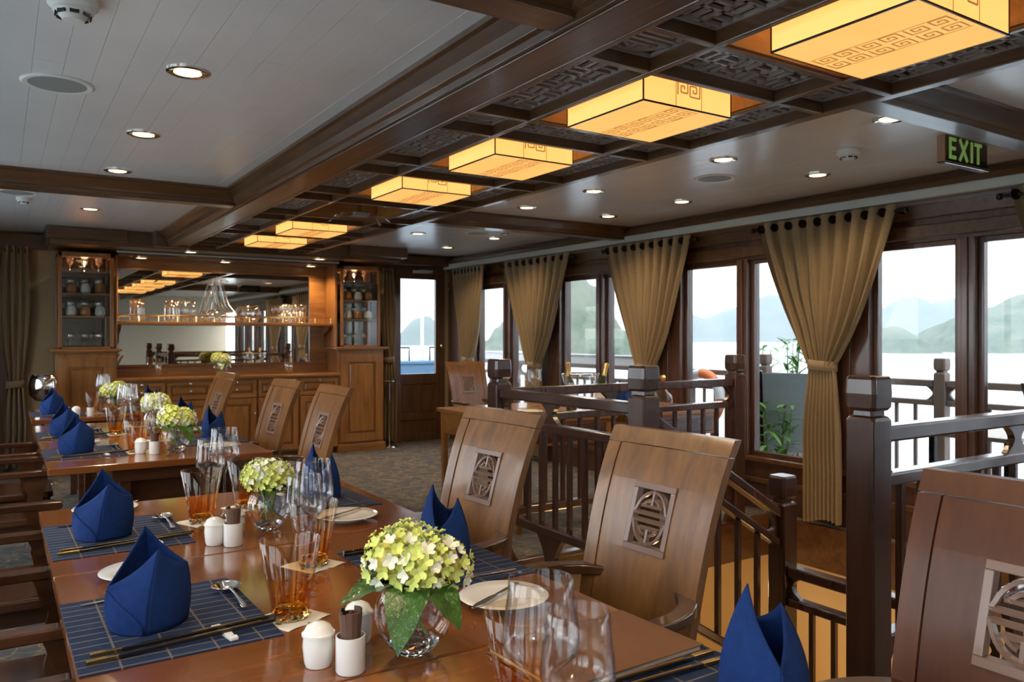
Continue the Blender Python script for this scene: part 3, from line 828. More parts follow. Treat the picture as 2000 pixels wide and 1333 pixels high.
MB().box(1.013, 3.344, YB-0.33, YB-0.052, 1.50, 1.535).build('board', M['bar_x'], sh, bevel=0.006)
MB().tube([(1.02,YB-0.315,1.60),(3.335,YB-0.315,1.60)], 0.006, 8).build('gallery_rail', M['gold'], sh, smooth=True)
for i in range(13):
    MB().tube([(1.04+i*0.19,YB-0.315,1.535),(1.04+i*0.19,YB-0.315,1.60)], 0.005, 6).build('rail_post', M['gold'], sh)
for xx_ in (1.05, 3.31):
    MB().prism([(YB-0.052,1.50),(YB-0.30,1.50),(YB-0.22,1.44),(YB-0.10,1.40),(YB-0.052,1.30)], 'x', xx_-0.015, xx_+0.015).build('bracket', M['bar_z'], sh)
# soffit above the bar
sf = struct(MB().box(0.40, 4.00, 8.62, YB, 2.26, ZC+0.02).build('trim_11', M['trim_x'], None, bevel=0.004))
MB().box(0.36, 1.05, 8.56, YB, 2.30, ZC).build('cornice', M['trim_x'], sf, bevel=0.01)
MB().box(3.34, 4.06, 8.56, YB, 2.30, ZC).build('cornice', M['trim_x'], sf, bevel=0.01)
MB().box(1.02, 3.34, 8.98, YB, 2.215, 2.262).build('header', M['trim_x'], sf)
MB().box(1.0, 3.36, 8.955, 8.98, 2.235, 2.25).build('pale_strip', M['strip'], sf)
MB().box(1.28, 1.62, 8.48, 8.70, 2.27, ZC).build('beam_end', M['trim_x'], sf, bevel=0.01)

# ------------------------------------------------------------------ downlights
def make_downlight():
    t = thing('downlight', 'x', 'downlight', (0,0,0), 0)
    MB().lathe([(0.050,0.004),(0.053,-0.005),(0.070,-0.009),(0.080,-0.005),(0.080,0.0)], 28).build('trim_ring', M['silver'], t, smooth=True)
    MB().lathe([(0.0,-0.006),(0.050,-0.006),(0.050,0.0),(0.0,0.0)], 24).build('lens', M['lamp'], t)
    return t
spot_d = bpy.data.lights.new('downlight_beam', 'SPOT'); spot_d.energy = SPOT_W; spot_d.color = (1, 0.74, 0.44); spot_d.spot_size = R(142); spot_d.spot_blend = 0.8; spot_d.shadow_soft_size = 0.035
def beam(o):
    lo = bpy.data.objects.new('downlight_beam', spot_d); COL.objects.link(lo); lo.parent = o; lo.location = (0,0,-0.012); lo['_own'] = 1
dl0 = make_downlight()
dl_list = []
L_rows = [(0.62, 3.31, 'nearest of the downlights on the left ceiling panel'),
          (0.62, 4.45, 'second downlight on the left ceiling, in front of the left cross beam'),
          (0.62, 5.52, 'downlight on the left ceiling touching the front of the left cross beam'),
          (0.62, 7.30, 'left ceiling downlight behind the left cross beam, toward the bar'),
          (3.57, 2.20, 'right ceiling downlight closest to the exit sign'),
          (3.57, 3.24, 'right ceiling downlight beside the round speaker'),
          (4.42, 3.22, 'right ceiling downlight nearest the curtain with the long tied drape'),
          (4.42, 4.43, 'right ceiling downlight third from the camera on the window side'),
          (3.57, 4.45, 'right ceiling downlight third from the camera on the lantern side'),
          (3.57, 5.31, 'lantern side downlight just in front of the right cross beam'),
          (4.42, 5.31, 'window side downlight just in front of the right cross beam'),
          (3.55, 7.25, 'lantern side downlight behind the right cross beam'),
          (4.40, 7.16, 'window side downlight behind the right cross beam'),
          (4.40, 8.20, 'farthest right ceiling downlight, near the glazed door')]
first = True
for (x, y, lab) in L_rows:
    if first: o = dl0; o.location = (x, y, ZC); o['label'] = lab; first = False
    else: o = dup(dl0, (x, y, ZC), 0, lab)
    o['group'] = 'ceiling downlights'
    dl_list.append(o)
for (x, y, z, lab) in ((1.26, 9.2, 2.213, 'downlight over the left end of the bar mirror'), (2.12, 9.2, 2.213, 'downlight over the middle of the bar mirror'),
                       (3.10, 9.2, 2.213, 'downlight over the right end of the bar mirror'),
                       (1.67, 8.75, 2.258, 'left downlight in the soffit in front of the bar'), (3.05, 8.75, 2.258, 'right downlight in the soffit in front of the bar'),
                       (0.73, 9.2, 2.198, 'downlight inside the left glass cabinet'), (3.65, 9.2, 2.198, 'downlight inside the right glass cabinet')):
    o = dup(dl0, (x, y, z), 0, lab); o['group'] = 'bar downlights'; dl_list.append(o)
for o in dl_list: beam(o)
# unseen lamps behind the camera, same rows
for (x, y, nm) in ((0.62, 1.2, 'left row, just above the camera'), (0.62, 0.0, 'left row, behind the camera'), (3.57, 1.2, 'lantern side row, just outside the right edge'), (4.42, 1.2, 'window side row, just outside the right edge'), (3.57, 0.0, 'lantern side row, behind the camera'), (4.42, 0.0, 'window side row, behind the camera')):
    o = dup(dl0, (x, y, ZC), 0, 'ceiling downlight out of the picture, ' + nm); o['group'] = 'downlights out of the picture'; beam(o)

# ceiling fittings
def make_detector(loc, label, s=1.0):
    t = thing('smoke_detector', label, 'smoke detector', loc, 0, 'smoke detectors')
    MB().lathe([(0,0),(0.055*s,0),(0.055*s,-0.018*s),(0.045*s,-0.026*s),(0.0,-0.026*s)], 28).build('base', M['white_plastic'], t, smooth=True)
    MB().lathe([(0.044*s,-0.026*s),(0.044*s,-0.032*s),(0.026*s,-0.046*s),(0.024*s,-0.052*s),(0.0,-0.054*s)], 28).build('sensor_head', M['white_plastic'], t, smooth=True)
    m = MB()
    for k in range(8):
        a = 2*PI*k/8
        p = Vector((0.037*s*math.cos(a), 0.037*s*math.sin(a), -0.039*s)); q = Vector((-math.sin(a), math.cos(a), 0))*0.010*s
        m.bar(p-q, p+q, 0.004*s, 0.009*s)
    m.build('vent_slot', M['black'], t)
    return t
make_detector((0.19, 2.79, ZC), 'white smoke detector at the top left corner of the picture', 1.3)
make_detector((3.98, 2.70, ZC), 'white smoke detector on the right ceiling left of the exit sign', 1.15)
make_detector((4.17, 6.58, ZC), 'small white smoke detector behind the right cross beam', 0.9)
make_detector((0.15, 7.0, ZC), 'small white smoke detector on the far left ceiling', 0.9)
def make_speaker(loc, label):
    t = thing('ceiling_speaker', label, 'speaker', loc, 0, 'round ceiling speakers')
    MB().lathe([(0.108,0.0),(0.108,-0.005),(0.126,-0.007),(0.135,-0.002),(0.135,0)], 36).build('rim', M['white_plastic'], t, smooth=True)
    MB().lathe([(0.0,-0.006),(0.108,-0.004),(0.108,0)], 36).build('grille', M['grey_plastic'], t, smooth=True)
    return t
make_speaker((0.20, 3.76, ZC), 'round grey ceiling speaker at upper left')
make_speaker((3.95, 3.66, ZC), 'round grey ceiling speaker on the right ceiling')
make_speaker((4.05, 6.9, ZC), 'round ceiling speaker behind the right cross beam')
make_speaker((0.10, 6.75, ZC), 'round ceiling speaker on the far left ceiling')

# exit sign
t = thing('exit_sign', 'hanging dark exit sign with green letters on the right ceiling', 'exit sign', (4.09, 2.22, 2.285))
MB().box(0, 0.42, 0, 0.035, 0, 0.134).build('housing', M['exit_b'], t, bevel=0.003)
MB().box(-0.012, 0.0, -0.003, 0.038, -0.012, 0.134).build('end_plate', M['bar_z'], t)
MB().box(-0.012, 0.43, -0.006, 0.042, -0.012, 0.0).build('chrome_strip', M['silver'], t, bevel=0.003)
g = MB()
def seg(x0, z0, x1, z1, w=0.018): g.bar((x0, -0.002, z0), (x1, -0.002, z1), w, 0.004, up=(0,1,0))
h0, h1 = 0.025, 0.118; lw = 0.065; x = 0.035
seg(x+.009,h0-.009,x+.009,h1+.009); seg(x,h0,x+lw,h0); seg(x,(h0+h1)/2,x+lw*.9,(h0+h1)/2); seg(x,h1,x+lw,h1); x += 0.10
seg(x,h0-.009,x+lw+.012,h1+.009); seg(x,h1+.009,x+lw+.012,h0-.009); x += 0.12
seg(x,h0-.009,x,h1+.009); x += 0.03
seg(x,h1,x+0.07,h1); seg(x+.035,h0-.009,x+.035,h1)
g.build('exit_letters', M['exit_g'], t)

# ------------------------------------------------------------------ curtains
M['grommet'] = pm('dark_grommet', (0.015,0.012,0.01), 0.3, metal=0.6)
def make_curtain(loc, rz, label, wt=1.15, ztop=2.25, ztie=1.08, zbot=0.05, wtie=0.2, wbot=0.30, n=9, shift=0.0, group='tied curtains along the window wall', amp=0.045, lower_only=False):
    """local: x = along the rail, y = out of the wall (towards room +y)"""
    t = thing('curtain', label, 'curtain', loc, rz, group)
    def pt(u, v, z, w, a, sh, tight):
        ph = 2*PI*n*u
        return ((u-0.5)*w + sh, a*math.sin(ph) + 0.01*math.sin(3*ph+v*5), z)
    def upper(u, v):
        z = ztop + (ztie-ztop)*v
        q = v**1.08
        w = wt + (wtie-wt)*q
        a = amp*(1-q)+0.035*q
        # free outer edges sag outwards
        sag = 0.04*math.sin(PI*v)*(2*u-1)
        p = pt(u, v, z, w, a*(0.8+0.2*math.sin(7*u)), shift*q, 0)
        return (p[0]+sag, p[1]+0.02*math.sin(9*u+6*v)*v, p[2])
    MB().grid(upper, n*10, 26).build('upper_drape', M['curtain'], t, smooth=True, sharp=180)
    def low(u, v):
        z = ztie + (zbot-ztie)*v
        q = min(1, v*2.2)**0.7
        w = wtie + (wbot-wtie)*q
        p = pt(u, v, z, w, 0.033+0.012*q, shift, 0)
        return (p[0], p[1], p[2]+ (0.02*math.sin(5*u) if v > 0.99 else 0))
    MB().grid(low, n*10, 16).build('lower_drape', M['curtain'], t, smooth=True, sharp=180)
    m = MB()
    prof = [(-0.012,0.040),(0.012,0.040)]
    vs = []; fs = []; k_ = 24
    for (dz) in (-0.035, 0.035):
        for k in range(k_):
            a = 2*PI*k/k_
            vs.append((shift+(wtie/2+0.012)*math.cos(a), 0.052*math.sin(a), ztie+dz+0.008*math.cos(a)))
    for k in range(k_): fs.append((k, (k+1)%k_, (k+1)%k_+k_, k+k_))
    m.add(vs, fs).build('tieback', M['curtain'], t, smooth=True, solid=0.006)
    g = MB()
    for k in range(n):
        u = (k+0.25)/n; x = (u-0.5)*wt
        g = MB().lathe([(0.0,-0.003),(0.024,-0.004),(0.031,-0.006),(0.033,0.0),(0.031,0.006),(0.024,0.004),(0.0,0.003)], 14).xf(Matrix.Translation((x+wt/n*0.48, amp*0.35, ztop-0.045)) @ Matrix.Rotation(R(60), 4, 'Z') @ Matrix.Rotation(R(90), 4, 'X'))
        g.build('grommet', M['grommet'], t, smooth=True)
    return t
cx_ = 4.965
def rodded(y0, y1, lab):
    t = thing('curtain_rod', lab, 'curtain rod', (cx_, 0, 2.205), 0, 'curtain rods on the window wall')
    MB().tube([(0,y0,0),(0,y1,0)], 0.011, 10).build('rod', M['grommet'], t, smooth=True)
    for y in (y0, y1): MB().lathe([(0,-0.02),(0.018,-0.012),(0.022,0),(0.018,0.012),(0,0.02)],12).xf(Matrix.Translation((0,y,0)) @ Matrix.Rotation(R(90),4,'X')).build('finial', M['grommet'], t, smooth=True)
    for y in (y0+0.08, y1-0.08): MB().box(0.0,0.11,y-0.008,y+0.008,-0.01,0.01).build('bracket', M['grommet'], t)
cur = [(3.58, 1.13, 1.17, 'large tied olive curtain behind the nearest newel post', 'longest front'),
       (5.43, 1.12, 1.09, 'tied olive curtain above the middle newel post', ''),
       (7.24, 1.30, 1.06, 'tied olive curtain behind the wine glasses on the window table', ''),
       (8.72, 0.80, 1.08, 'tied olive curtain in the corner next to the glazed door', ''),
       (1.74, 1.15, 1.12, 'olive curtain cut off by the right edge of the picture', '')]
for (yc, w, zt_, lab, _) in cur:
    make_curtain((cx_, yc, 0), R(90), lab, wt=w, ztie=zt_, wtie=0.21, wbot=0.30)
    rodded(yc-w/2-0.06, yc+w/2+0.06, 'dark curtain rod carrying the ' + lab.replace('tied ', ''))
make_curtain((0.13, YB-0.10, 0), 0, 'narrow tied curtain at the far left beside the bar', wt=0.22, ztop=2.28, ztie=0.90, wtie=0.13, wbot=0.20, n=4, group='curtains on the back wall', amp=0.03)
make_curtain((4.13, YB-0.12, 0), 0, 'narrow tied curtain between the bar and the glazed door', wt=0.16, ztop=2.24, ztie=1.08, wtie=0.11, wbot=0.20, n=4, group='curtains on the back wall', amp=0.03, shift=0.03)

# ------------------------------------------------------------------ dining chairs
def bx(z, y=0.0):
    """front face of the chair back (local +x is behind the sitter)"""
    t = (z-0.40)/0.70
    return 0.185 + 0.135*t + 0.065*max(0, t)**4 - 0.25*y*y
def bw(z): return 0.215 + 0.022*((z-0.40)/0.70)
def cslab(m, u0, u1, z0, z1, off, th, nz=8, nu=4, frac=True):
    """curved slab; u in -1..1 across the back width"""
    vs = []
    for side in (0, 1):
        for j in range(nz+1):
            z = z0+(z1-z0)*j/nz
            for i in range(nu+1):
                u = u0+(u1-u0)*i/nu; y = u*bw(z) if frac else u
                vs.append((bx(z, y)+off+(th if side else 0), y, z))
    N = (nz+1)*(nu+1); fs = []
    for j in range(nz):
        for i in range(nu):
            a = j*(nu+1)+i
            fs.append((a, a+1, a+nu+2, a+nu+1)); fs.append((N+a, N+a+nu+1, N+a+nu+2, N+a+1))
    for i in range(nu):
        fs.append((i, N+i, N+i+1, i+1)); a = nz*(nu+1)+i; fs.append((a, a+1, N+a+1, N+a))
    for j in range(nz):
        a = j*(nu+1); b = (j+1)*(nu+1); fs.append((a, b, N+b, N+a)); a += nu; b += nu; fs.append((a, N+a, N+b, b))
    m.add(vs, fs)
def make_chair(matk='chair'):
    t = thing('dining_chair', 'x', 'chair', (0,0,0), 0, 'carved wooden armchairs')
    W = M[matk]
    MB().prism([(-0.25,-0.22),(-0.25,0.22),(-0.22,0.25),(0.20,0.23),(0.22,0.20),(0.22,-0.20),(0.20,-0.23),(-0.22,-0.25)], 'z', 0.415, 0.45).build('seat', M['chair_red'], t, bevel=0.008)
    MB().box(-0.22,0.18,-0.215,-0.195,0.35,0.416).box(-0.22,0.18,0.195,0.215,0.35,0.416).box(-0.22,-0.20,-0.2,0.2,0.35,0.416).box(0.16,0.18,-0.2,0.2,0.35,0.416).build('apron', M['chair_red'], t)
    for sx, sy in ((-0.215,-0.21),(-0.215,0.21),(0.185,-0.20),(0.185,0.20)):
        k = 0.02; dx = 0.05 if sx > 0 else 0
        MB().hexa([(sx-k*.7+dx,sy-k*.7,0),(sx+k*.7+dx,sy-k*.7,0),(sx+k*.7+dx,sy+k*.7,0),(sx-k*.7+dx,sy+k*.7,0),(sx-k,sy-k,0.416),(sx+k,sy-k,0.416),(sx+k,sy+k,0.416),(sx-k,sy+k,0.416)]).build('leg', M['chair_red'], t, bevel=0.004)
    # back: stiles, top rail, splat around the medallion opening
    ms, mz0, mz1 = 0.082, 0.765, 0.955      # medallion half width, z range
    for s in (-1, 1):
        m = MB(); cslab(m, *(sorted((s*0.80, s*1.0))), 0.40, 1.053, 0, 0.028, 12, 1); m.build('stile', W, t, smooth=True, sharp=40)
    m = MB(); cslab(m, -1.0, 1.0, 1.056, 1.10, -0.0005, 0.029, 4, 10); m.build('top_rail', W, t, smooth=True, sharp=40)
    sp = 0.79
    m = MB()
    cslab(m, -sp, sp, 0.40, mz0, 0.004, 0.02, 8, 8)
    cslab(m, -sp, sp, mz1, 1.0525, 0.004, 0.02, 3, 8)
    # sides of opening, in absolute y
    for s in (-1, 1):
        vs = []; nz = 4; 
        for side in (0, 1):
            for j in range(nz+1):
                z = mz0+(mz1-mz0)*j/nz
                for q in (s*ms, s*sp*bw(z)):
                    vs.append((bx(z, q)+0.004+(0.02 if side else 0), q, z))
        N = (nz+1)*2; fs = []
        for j in range(nz):
            a = j*2; fs += [(a,a+1,a+3,a+2),(N+a,N+a+2,N+a+3,N+a+1),(a,a+2,N+a+2,N+a),(a+1,N+a+1,N+a+3,a+3)]
        m.add(vs, fs)
    m.build('splat', W, t, smooth=True, sharp=40)
    # medallion frame
    m = MB(); fw = 0.018
    def pb(y0, y1, z0, z1, off, th):
        m.hexa([(bx(z0,y0)+off+th,y0,z0),(bx(z0,y0)+off,y0,z0),(bx(z0,y1)+off,y1,z0),(bx(z0,y1)+off+th,y1,z0),(bx(z1,y0)+off+th,y0,z1),(bx(z1,y0)+off,y0,z1),(bx(z1,y1)+off,y1,z1),(bx(z1,y1)+off+th,y1,z1)])
    pb(-ms, ms, mz0, mz0+fw, -0.002, 0.026); pb(-ms, ms, mz1-fw, mz1, -0.002, 0.026)
    pb(-ms, -ms+fw, mz0+fw, mz1-fw, -0.002, 0.026); pb(ms-fw, ms, mz0+fw, mz1-fw, -0.002, 0.026)
    fr = m.build('medallion_frame', M['carved'], t, bevel=0.002)
    m = MB(); cz = (mz0+mz1)/2; r = 0.070
    for (u0, v0, u1, v1, w) in shou_strokes(r):
        a = Vector((bx(cz+v0*1.1, u0)+0.008, u0*0.93, cz+v0*1.1)); b = Vector((bx(cz+v1*1.1, u1)+0.008, u1*0.93, cz+v1*1.1))
        d = (b-a).normalized(); m.bar(a-d*w*0.3, b+d*w*0.3, 0.0085, 0.014, up=(1,0,0.1))
    m.build('medallion', M['carved'], fr)
    # horseshoe arm rail and its supports
    pts = []
    for i in range(25):
        a = -PI/2 + PI*i/24
        pts.append((0.03+0.27*math.cos(a)**0.8 if math.cos(a) > 0 else 0.03, 0.275*math.sin(a)))
    pts = [(-0.20, -0.27), (-0.10, -0.277)] + pts + [(-0.10, 0.277), (-0.20, 0.27)]
    vs = []; fs = []; n = len(pts); hw = 0.024
    for i, p in enumerate(pts):
        a = Vector(pts[max(0, i-1)]); b = Vector(pts[min(n-1, i+1)]); d = (b-a).normalized(); nn = Vector((-d.y, d.x))
        z = 0.665 - 0.0*i
        for (o_, zz) in ((-hw, 0), (hw, 0), (hw, 0.03), (-hw, 0.03)):
            vs.append((p[0]+nn.x*o_, p[1]+nn.y*o_, z+zz))
    for i in range(n-1):
        for k in range(4): fs.append((i*4+k, i*4+(k+1)%4, (i+1)*4+(k+1)%4, (i+1)*4+k))
    fs += [(0,1,2,3), tuple((n-1)*4+k for k in (3,2,1,0))]
    MB().add(vs, fs).build('arm_rail', M['chair_red'], t, smooth=True, bevel=0.005)
    for s in (-1, 1):
        MB().prism([(-0.16,0.43),(-0.10,0.43),(-0.085,0.50),(-0.10,0.57),(-0.06,0.666),(-0.19,0.666),(-0.17,0.58),(-0.155,0.50)], 'y', s*0.258-0.012, s*0.258+0.012).build('arm_support', M['chair_red'], t)
        MB().box(-0.22,0.20,s*0.24-0.02,s*0.24+0.02,0.42,0.446).build('side_rail', M['chair_red'], t)
    return t
ch0 = make_chair('chair')
def place(x, y, rz, lab, group='carved wooden armchairs', src=[None]):
    if src[0] is None:
        src[0] = ch0; ch0.location = (x, y, 0); ch0.rotation_euler = (0,0,rz); ch0['label'] = lab; ch0['group'] = group; return ch0
    return dup(ch0, (x, y, 0), rz, lab, group)
place(1.27, 1.68, R(2), 'wooden armchair with carved medallion, second from the right behind the open menu')
place(1.22, 2.51, R(4), 'wooden armchair behind the folded napkin, in front of the balustrade')
place(1.21, 4.29, 0, 'middle table armchair closest to the patterned carpet aisle')
place(1.17, 5.02, R(3), 'second armchair on the right side of the middle table')
place(1.08, 6.22, R(4), 'farthest armchair on the right side, in front of the bar drawers')
place(4.30, 7.25, R(90), 'light wooden armchair near the glazed door, behind the farthest newel post')
for (y, lab) in ((2.44, 'left side armchair at the second place, only its arms showing'), (3.52, 'armchair past the far end of the near table at the left edge'),
                 (4.98, 'left side armchair at the middle table, nearer one'), (5.72, 'left side armchair at the middle table, farther one'), (1.55, 'left side armchair at the nearest place, bottom left corner')):
    place(0.02, y, PI, lab, 'armchairs on the left side of the tables')
# nearest chair, redder wood
ch1 = make_chair('chair_near')
ch1.location = (1.27, 0.70, 0); ch1.rotation_euler = (0,0,R(0)); ch1['label'] = 'dark reddish armchair back cut off by the bottom right corner'

# ------------------------------------------------------------------ tables
def make_table(x0, x1, y0, y1, label, z=0.75, group='dining tables', apron=True):
    t = thing('dining_table', label, 'table', ((x0+x1)/2, (y0+y1)/2, 0), 0, group)
    a, b = (x1-x0)/2, (y1-y0)/2
    MB().box(-a, a, -b, b, z-0.035, z).build('tabletop', M['table'], t, bevel=0.004)
    m = MB(); i = 0.28
    m.box(-a+i, a-i, -b+0.05, -b+0.07, z-0.10, z-0.036).box(-a+i, a-i, b-0.07, b-0.05, z-0.10, z-0.036).box(-a+i, -a+i+0.02, -b+0.07, b-0.07, z-0.10, z-0.036).box(a-i-0.02, a-i, -b+0.07, b-0.07, z-0.10, z-0.036)
    m.build('apron', M['chair_red'], t)
    for sx in (-1, 1):
        for sy in (-1, 1):
            MB().box(sx*(a-0.34)-0.025, sx*(a-0.34)+0.025, sy*(b-0.09)-0.025, sy*(b-0.09)+0.025, 0, z-0.036).build('leg', M['chair_red'], t, bevel=0.004)
    MB().box(-0.16, 0.16, -b+0.12, b-0.12, 0.05, z-0.1).build('pedestal_panel', M['chair_red'], t)
    return t
make_table(0.117, 1.205, 0.42, 1.383, 'nearest dining table, mostly below the picture with the menu on it')
make_table(0.117, 1.20, 1.388, 2.385, 'dining table with the large hydrangea vase at its near edge')
make_table(0.117, 1.25, 2.390, 3.31, 'dining table of the near row with two places, farthest of that row')
make_table(0.19, 1.25, 4.34, 5.40, 'nearer unit of the middle row of tables')
make_table(0.19, 1.25, 5.405, 6.47, 'farther unit of the middle row of tables')
make_table(0.20, 1.25, 6.95, 7.97, 'farthest dining table on the left, nearest the bar')

# tableware prototypes ---------------------------------------------
WG = 'stemmed wine glasses'
def make_wine(h=0.31, rr=0.043, rb=0.052):
    t = thing('wine_glass', 'x', 'wine glass', (0,0,0), 0, WG)
    MB().lathe([(0.0,0.004),(0.012,0.004),(0.030,0.002),(0.042,0.0)], 32).lathe([(0.042,0.0),(0.0,0.0)], 32).build('foot', M['glass'], t, smooth=True, sharp=180)
    hs = h*0.54
    MB().lathe([(0.012,0.004),(0.006,0.012),(0.0042,0.04),(0.0042,hs-0.02),(0.007,hs-0.004),(0.012,hs)], 16).build('stem', M['glass'], t, smooth=True, sharp=180)
    hb = h-hs
    prof = [(0.0,hs),(0.012,hs+0.003),(0.026,hs+0.022),(rb*0.93,hs+hb*0.31),(rb,hs+hb*0.37),(rb*0.97,hs+hb*0.55),(rr*1.05,hs+hb*0.8),(rr,h-0.001),(rr-0.0012,h),(rr-0.0020,h-0.002),(rb*0.94,hs+hb*0.55),(rb*0.965,hs+hb*0.37),(rb*0.89,hs+hb*0.32),(0.022,hs+0.026)]
    MB().lathe(prof, 40).build('bowl', M['glass'], t, smooth=True, sharp=180)
    return t
wine_a = make_wine()
wine_b = make_wine(0.29, 0.040, 0.047)
def make_tumbler():
    t = thing('amber_tumbler', 'x', 'drinking glass', (0,0,0), 0, 'amber tumblers')
    MB().lathe([(0.040,0.012),(0.046,0.05),(0.068,0.174),(0.0665,0.1745),(0.065,0.172),(0.044,0.05),(0.037,0.016)], 40).build('wall', M['amber'], t, smooth=True, sharp=180)
    m = MB()
    n = 20; rr_ = random.Random(3)
    prof = [(0.036,0.0),(0.040,0.006),(0.040,0.016),(0.034,0.024),(0.0,0.018)]
    vs = []; fs = []
    for i, (r, z) in enumerate(prof[:-1]):
        for k in range(n):
            a = 2*PI*k/n; q = r*(1+0.05*rr_.uniform(-1,1)); vs.append((q*math.cos(a), q*math.sin(a), z+rr_.uniform(-0.002,0.002)*(i>0)))
    for i in range(3):
        for k in range(n): fs.append((i*n+k, i*n+(k+1)%n, (i+1)*n+(k+1)%n, (i+1)*n+k))
    vs.append((0,0,0.018)); c = len(vs)-1
    for k in range(n): fs.append((3*n+k, 3*n+(k+1)%n, c))
    fs.append(tuple(range(n-1,-1,-1)))
    m.add(vs, fs).build('thick_base', M['amber_solid'], t)
    return t
tumb = make_tumbler()
def make_plate():
    t = thing('side_plate', 'x', 'plate', (0,0,0), 0, 'white side plates')
    MB().lathe([(0.0,0.012),(0.060,0.012),(0.075,0.014),(0.105,0.019),(0.107,0.0175),(0.078,0.010),(0.058,0.006),(0.055,0.0),(0.0,0.0)], 48).build('dish', M['china'], t, smooth=True, sharp=60)
    return t
plate0 = make_plate()
def flatblade(m, pts, z):
    """pts: list (x, halfwidth)"""
    vs = []; fs = []; n = len(pts)
    for (x, w, zz) in pts:
        vs += [(x,-w,zz),(x,w,zz),(x,w,zz+0.002),(x,-w,zz+0.002)]
    for i in range(n-1):
        for k in range(4): fs.append((i*4+k, i*4+(k+1)%4, (i+1)*4+(k+1)%4, (i+1)*4+k))
    fs += [(3,2,1,0), tuple((n-1)*4+k for k in range(4))]
    m.add(vs, fs)
def make_knife():
    m = MB()
    flatblade(m, [(-0.105,0.003,0.0),(-0.10,0.006,0.0),(-0.01,0.005,0.0),(0.0,0.004,0.0),(0.02,0.008,0.0),(0.08,0.009,0.0),(0.10,0.005,0.0),(0.108,0.001,0.0)], 0)
    return tag(m.build('butter_knife', M['silver'], None, bevel=0.0006), 'x', 'knife', 'butter knives on the side plates')
knife0 = make_knife()
def make_fork():
    t = thing('fork', 'x', 'fork', (0,0,0), 0, 'forks beside the placemats')
    m = MB(); flatblade(m, [(-0.10,0.006,0.0),(-0.05,0.005,0.001),(0.02,0.0025,0.004),(0.045,0.005,0.004),(0.055,0.011,0.002)], 0)
    m.build('handle', M['silver'], t)
    m = MB()
    for k in range(4):
        y = -0.0085+0.0057*k; m.bar((0.054,y,0.003),(0.075,y,0.001),0.0028,0.0016).bar((0.075,y,0.001),(0.10,y*0.95,0.006),0.0026,0.0014)
    m.build('tines', M['silver'], t)
    return t
fork0 = make_fork()
def make_spoon():
    t = thing('soup_spoon', 'x', 'spoon', (0,0,0), 0, 'silver soup spoons')
    m = MB()
    def bowl(u, v):
        a = 2*PI*u; r = v
        return (0.078+0.037*r*math.cos(a), 0.035*r*math.sin(a), 0.002+0.014*r**2.2)
    m.grid(bowl, 28, 8).build('bowl', M['silver'], t, smooth=True, sharp=180, solid=0.0015)
    m = MB(); flatblade(m, [(-0.085,0.007,0.006),(-0.07,0.008,0.007),(-0.03,0.004,0.011),(0.02,0.003,0.016),(0.047,0.005,0.017)], 0)
    m.build('handle', M['silver'], t, bevel=0.0008)
    MB().tube([(-0.075,0,0.009),(-0.02,0,0.014),(0.04,0,0.019)], [0.004,0.0025,0.003], 8).build('handle_ridge', M['silver'], t, smooth=True)
    return t
spoon0 = make_spoon()
def make_chop():
    t = thing('chopstick', 'x', 'chopstick', (0,0,0), 0, 'black and gold chopsticks')
    MB().bar((0.0,0,0.002),(0.31,0,0.010),0.0085,0.0075).build('shaft', M['black'], t, bevel=0.001)
    MB().bar((-0.055,0,0.001),(0.002,0,0.0025),0.0105,0.0085).build('gilt_grip', M['gold'], t, bevel=0.001)
    MB().bar((0.03,0,0.0070),(0.28,0,0.0138),0.005,0.0012).build('gold_inlay', M['gold'], t)
    return t
chop0 = make_chop()
rest0 = tag(MB().prism([(-0.022,0),(0.022,0),(0.022,0.006),(0.012,0.008),(0,0.005),(-0.012,0.008),(-0.022,0.006)], 'y', -0.0085, 0.0085).build('chopstick_rest', M['china'], None, bevel=0.001), 'x', 'chopstick rest', 'white chopstick rests')
coaster0 = tag(MB().grid(lambda u, v: ((u-0.5)*0.125, (v-0.5)*0.125, 0.0008+0.0015*math.sin(9*u)*math.cos(7*v)), 10, 10).build('paper_napkin', M['paper'], None, smooth=True, solid=0.0008), 'x', 'paper napkin', 'small paper napkins under the tumblers')
mat0 = tag(MB().box(-0.19,0.19,-0.235,0.235,0,0.003).build('placemat', M['mat'], None, bevel=0.001), 'x', 'placemat', 'blue checked placemats')
